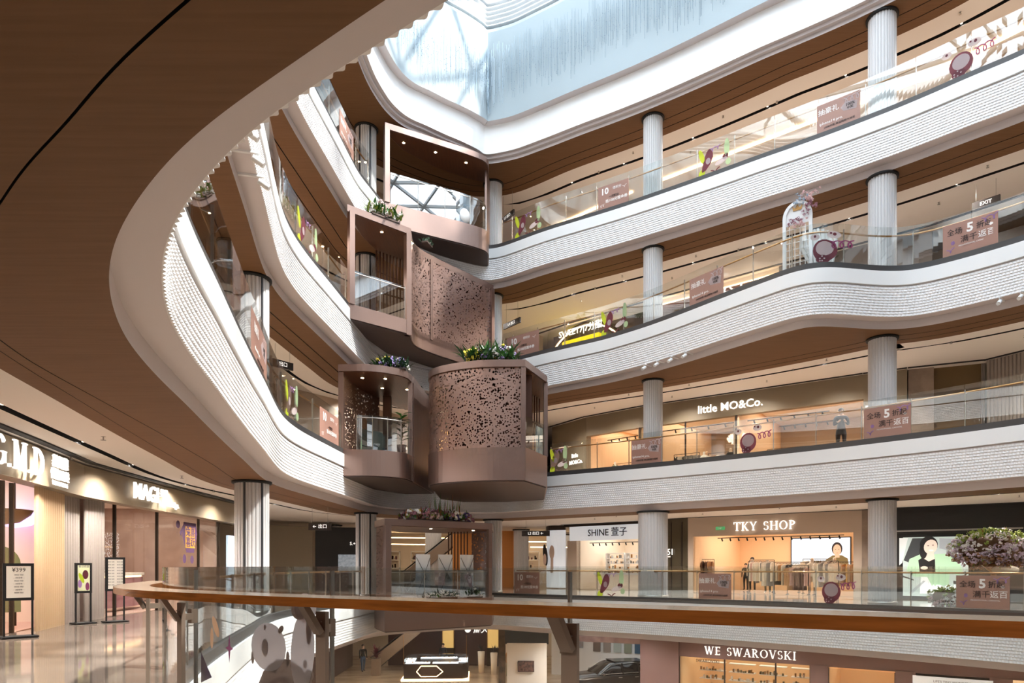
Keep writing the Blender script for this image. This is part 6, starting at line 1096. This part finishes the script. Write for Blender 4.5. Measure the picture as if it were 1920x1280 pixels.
for s in (-1, 1):
    MB().tube([(-.9, s*.90, 1.05), (-.25, s*.78, 1.50), (.9, s*.735, 1.58), (1.6, s*.72, 1.5), (2.05, s*.86, 1.1), (-.85, s*.93, 1.04)], .014, 5).build('chrome_window_line', STEEL, e); MB().bar((.35, s*.915, 1.02), (.35, s*.735, 1.55), .07).bar((1.25, s*.915, 1.02), (1.25, s*.72, 1.55), .07).build('door_pillar', CAR, e)
    MB().ball((-.75, s*1.02, 1.06), .1, seg=6, sq=(1, 1, .7)).build('wing_mirror', CAR, e)
    for hx in (.2, 1.1): MB().box((hx, s*.96, .86), (.2, .02, .03)).build('door_handle', STEEL, e)
    for wx in (-1.5, 1.5):
        w_ = empty('wheel', (wx, s*.86, .36), 0, e); mb = MB(); pr = [(.36*math.cos(a), .36*math.sin(a)) for a in np.linspace(0, 2*math.pi, 29)[:-1]]; q = [(x, -.12, z) for x, z in pr]+[(x, .12, z) for x, z in pr]; mb.add(q, [(i, (i+1) % 28, 28+(i+1) % 28, 28+i) for i in range(28)]+[tuple(range(28)), tuple(range(55, 27, -1))]); mb.build('tyre', TYRE, w_)
        mb = MB()
        for a in range(10): t = a*math.pi/5; mb.bar((.04*math.cos(t), s*.125, .04*math.sin(t)), (.27*math.cos(t), s*.125, .27*math.sin(t)), .035, .02, up=(0, 1, 0))
        mb.tube([(.27*math.cos(t), s*.125, .27*math.sin(t)) for t in np.linspace(0, 2*math.pi, 25)], .014, 5).build('alloy_rim', STEEL, w_)
MB().box((2.36, 0, .82), (.06, 1.5, .05)).build('tail_light_bar', mat('red_lamp', (170, 40, 30), .3, emit=.6), e); MB().box((-2.38, .0, .66), (.06, 1.3, .08)).build('front_lamp_bar', STEEL, e)
# jewellery kiosk
kx, ky = -4.6, 40.6; e = thing('jewellery_kiosk', 'dark island jewellery counter with lit glass cases and hexagon front panel', 'kiosk', (kx, ky, Z1), .05)
MB().prism([(-1.7, -1.3), (1.7, -1.3), (2.0, -.9), (2.0, 1.6), (-1.7, 1.6)], .08, .95).build('counter_base', mat('dark_walnut_counter', (46, 32, 26), .3), e); MB().box((.1, .1, .03), (3.9, 3.0, .06)).build('plinth_light', GLOWW, e)
mb = MB(); hx = [(-.75, .5), (-.5, .82), (.4, .82), (.75, .5), (.4, .22), (-.5, .22)]
for (a, b), (c, d) in zip(hx, hx[1:]+hx[:1]): mb.bar((a-.2, -1.33, b), (c-.2, -1.33, d), .04)
mb.build('hexagon_outline', GLOWW, e); MB().box((-.2, -1.31, .52), (1.0, .02, .5)).build('hexagon_panel', UNDER, e)
for i, (x, y, w, d) in enumerate([(-.9, -1.0, 1.5, .55), (.7, -1.0, 1.6, .55), (1.7, .2, .55, 1.8), (-1.4, .3, .55, 1.6), (.2, 1.2, 2.4, .5)]):
    MB().box((x, y, 1.08), (w, d, .26)).build('glass_case', SHOPGLASS, e); MB().box((x, y, .97), (w*.92, d*.85, .03)).build('lit_tray', GLOWC, e); mb = MB()
    for q in range(14): mb.ball((x+random.uniform(-.45, .45)*w, y+random.uniform(-.4, .4)*d, 1.01), .03, seg=3)
    mb.build('jewellery', BRONZE, e)['kind'] = 'stuff'
for x in (-1.7, 1.9): MB().bar((x, -1.25, .95), (x, -1.25, 2.6), .03).build('brass_post', BRONZE, e)
wallbox('wall_back', 'dark plum back wall behind the jewellery island', Fr((-8.2, 45.2), (-.9, 45.2), Z1), 0, 7.3, 0, .3, 0, 3.9, mat('dark_plum_panel', (70, 44, 42), .4)); fk = Fr((-8.2, 45.2), (-.9, 45.2), Z1)
sign('small white lit round logo and name at the top of the plum wall', fk, 5.9, -.1, 3.45, [('●周大生', 0, 0, .38, LETTER, dict(ext=.01))]); sign('larger white lit round logo and name on the plum wall', fk, 6.1, -.1, 2.35, [('● 周大生', 0, 0, .5, LETTER, dict(ext=.01, bold=.01))])
for i, u in enumerate((4.0, 6.95)):
    e = thing('lit_showcase', ['tall warm lit showcase in the middle of the plum wall', 'tall warm lit showcase at the right end of the plum wall'][i], 'showcase', fk.P(u, -.1, 0)); I = Matrix.Translation(fk.P(u, -.1, 0)); fk.box(MB(), u-.35, u+.35, -.3, 0, 1.2, 3.0).build('lit_back', mat('amber_glow', (220, 180, 110), .5, emit=.4), e, I); fk.box(MB(), u-.4, u+.4, -.35, 0, 0, 1.2).build('cabinet', MULL, e, I); mb = MB(); fk.box(mb, u-.4, u-.35, -.36, 0, 1.2, 3.05); fk.box(mb, u+.35, u+.4, -.36, 0, 1.2, 3.05); fk.box(mb, u-.4, u+.4, -.36, 0, 3.0, 3.05); mb.build('frame', BRONZE, e, I)
o = copy_tree(bpy.data.objects['escalator']); o.location = (-8.6, 43.0, Z1); o['label'] = 'escalator on the ground floor behind the red-leaved plant'
e = thing('potted_plant', 'dark red-leaved plant in a tall planter on the ground floor', 'plant', (-8.2, 41.2, Z1)); MB().prism([(-.25, -.25), (.25, -.25), (.25, .25), (-.25, .25)], 0, 1.0).build('planter', TAUPE, e); mb = MB()
for i in range(70): leafblade(mb, (0, 0, 1.0+random.random()*.5), (random.gauss(0, 1), random.gauss(0, 1), 1), random.uniform(.3, .6), .09, 0, .8)
mb.build('leaves', PLUM, e)
for i, (x, y) in enumerate([(-1.9, 42.2), (-1.1, 41.6)]):
    e = thing('planter_vase', ['left of two tall pale vases with dark twigs', 'right of two tall pale vases with dark twigs'][i], 'vase', (x, y, Z1)); MB().lathe([(0, 0), (.16, 0), (.22, 1.3), (.2, 1.3), (0, 1.25)], n=16).build('vase_body', CREAMW, e); mb = MB()
    for q in range(16): leafblade(mb, (0, 0, 1.3), (random.gauss(0, 1), random.gauss(0, 1), 1.6), .55, .06, 0, .4)
    mb.build('twigs', HAIR, e)
wallbox('wall_back', 'beige shop wall closing the ground floor hall', Fr((-14, 50), (12, 50), Z1), 0, 26, 0, .3, 0, 4, CREAMW); wallbox('wall_left', 'plum reddish ground floor wall at the left', Fr((-10.5, 30), (-10.5, 45), Z1), 0, 15, 0, .3, 0, 4, mat('dark_plum_panel'))
for p, sx, sy, en in (((-5, 41, Z1+3.7), 7, 5, 420), ((-2, 47, Z1+3.7), 9, 3, 350), ((-9, 38, Z1+3.7), 2, 6, 130)): area(p, sx, sy, en, (1, .86, .66))
# ------------------------------------------------------------------ lettering becomes plain mesh
dg = bpy.context.evaluated_depsgraph_get(); dg.update()
for o in [o for o in list(sc.objects) if o.type == 'FONT']:
    me = bpy.data.meshes.new_from_object(o.evaluated_get(dg)); n = link_mesh('lettering', me); n.parent = o.parent; n.matrix_parent_inverse = o.matrix_parent_inverse.copy(); n.matrix_basis = o.matrix_basis.copy()
    bpy.data.objects.remove(o)
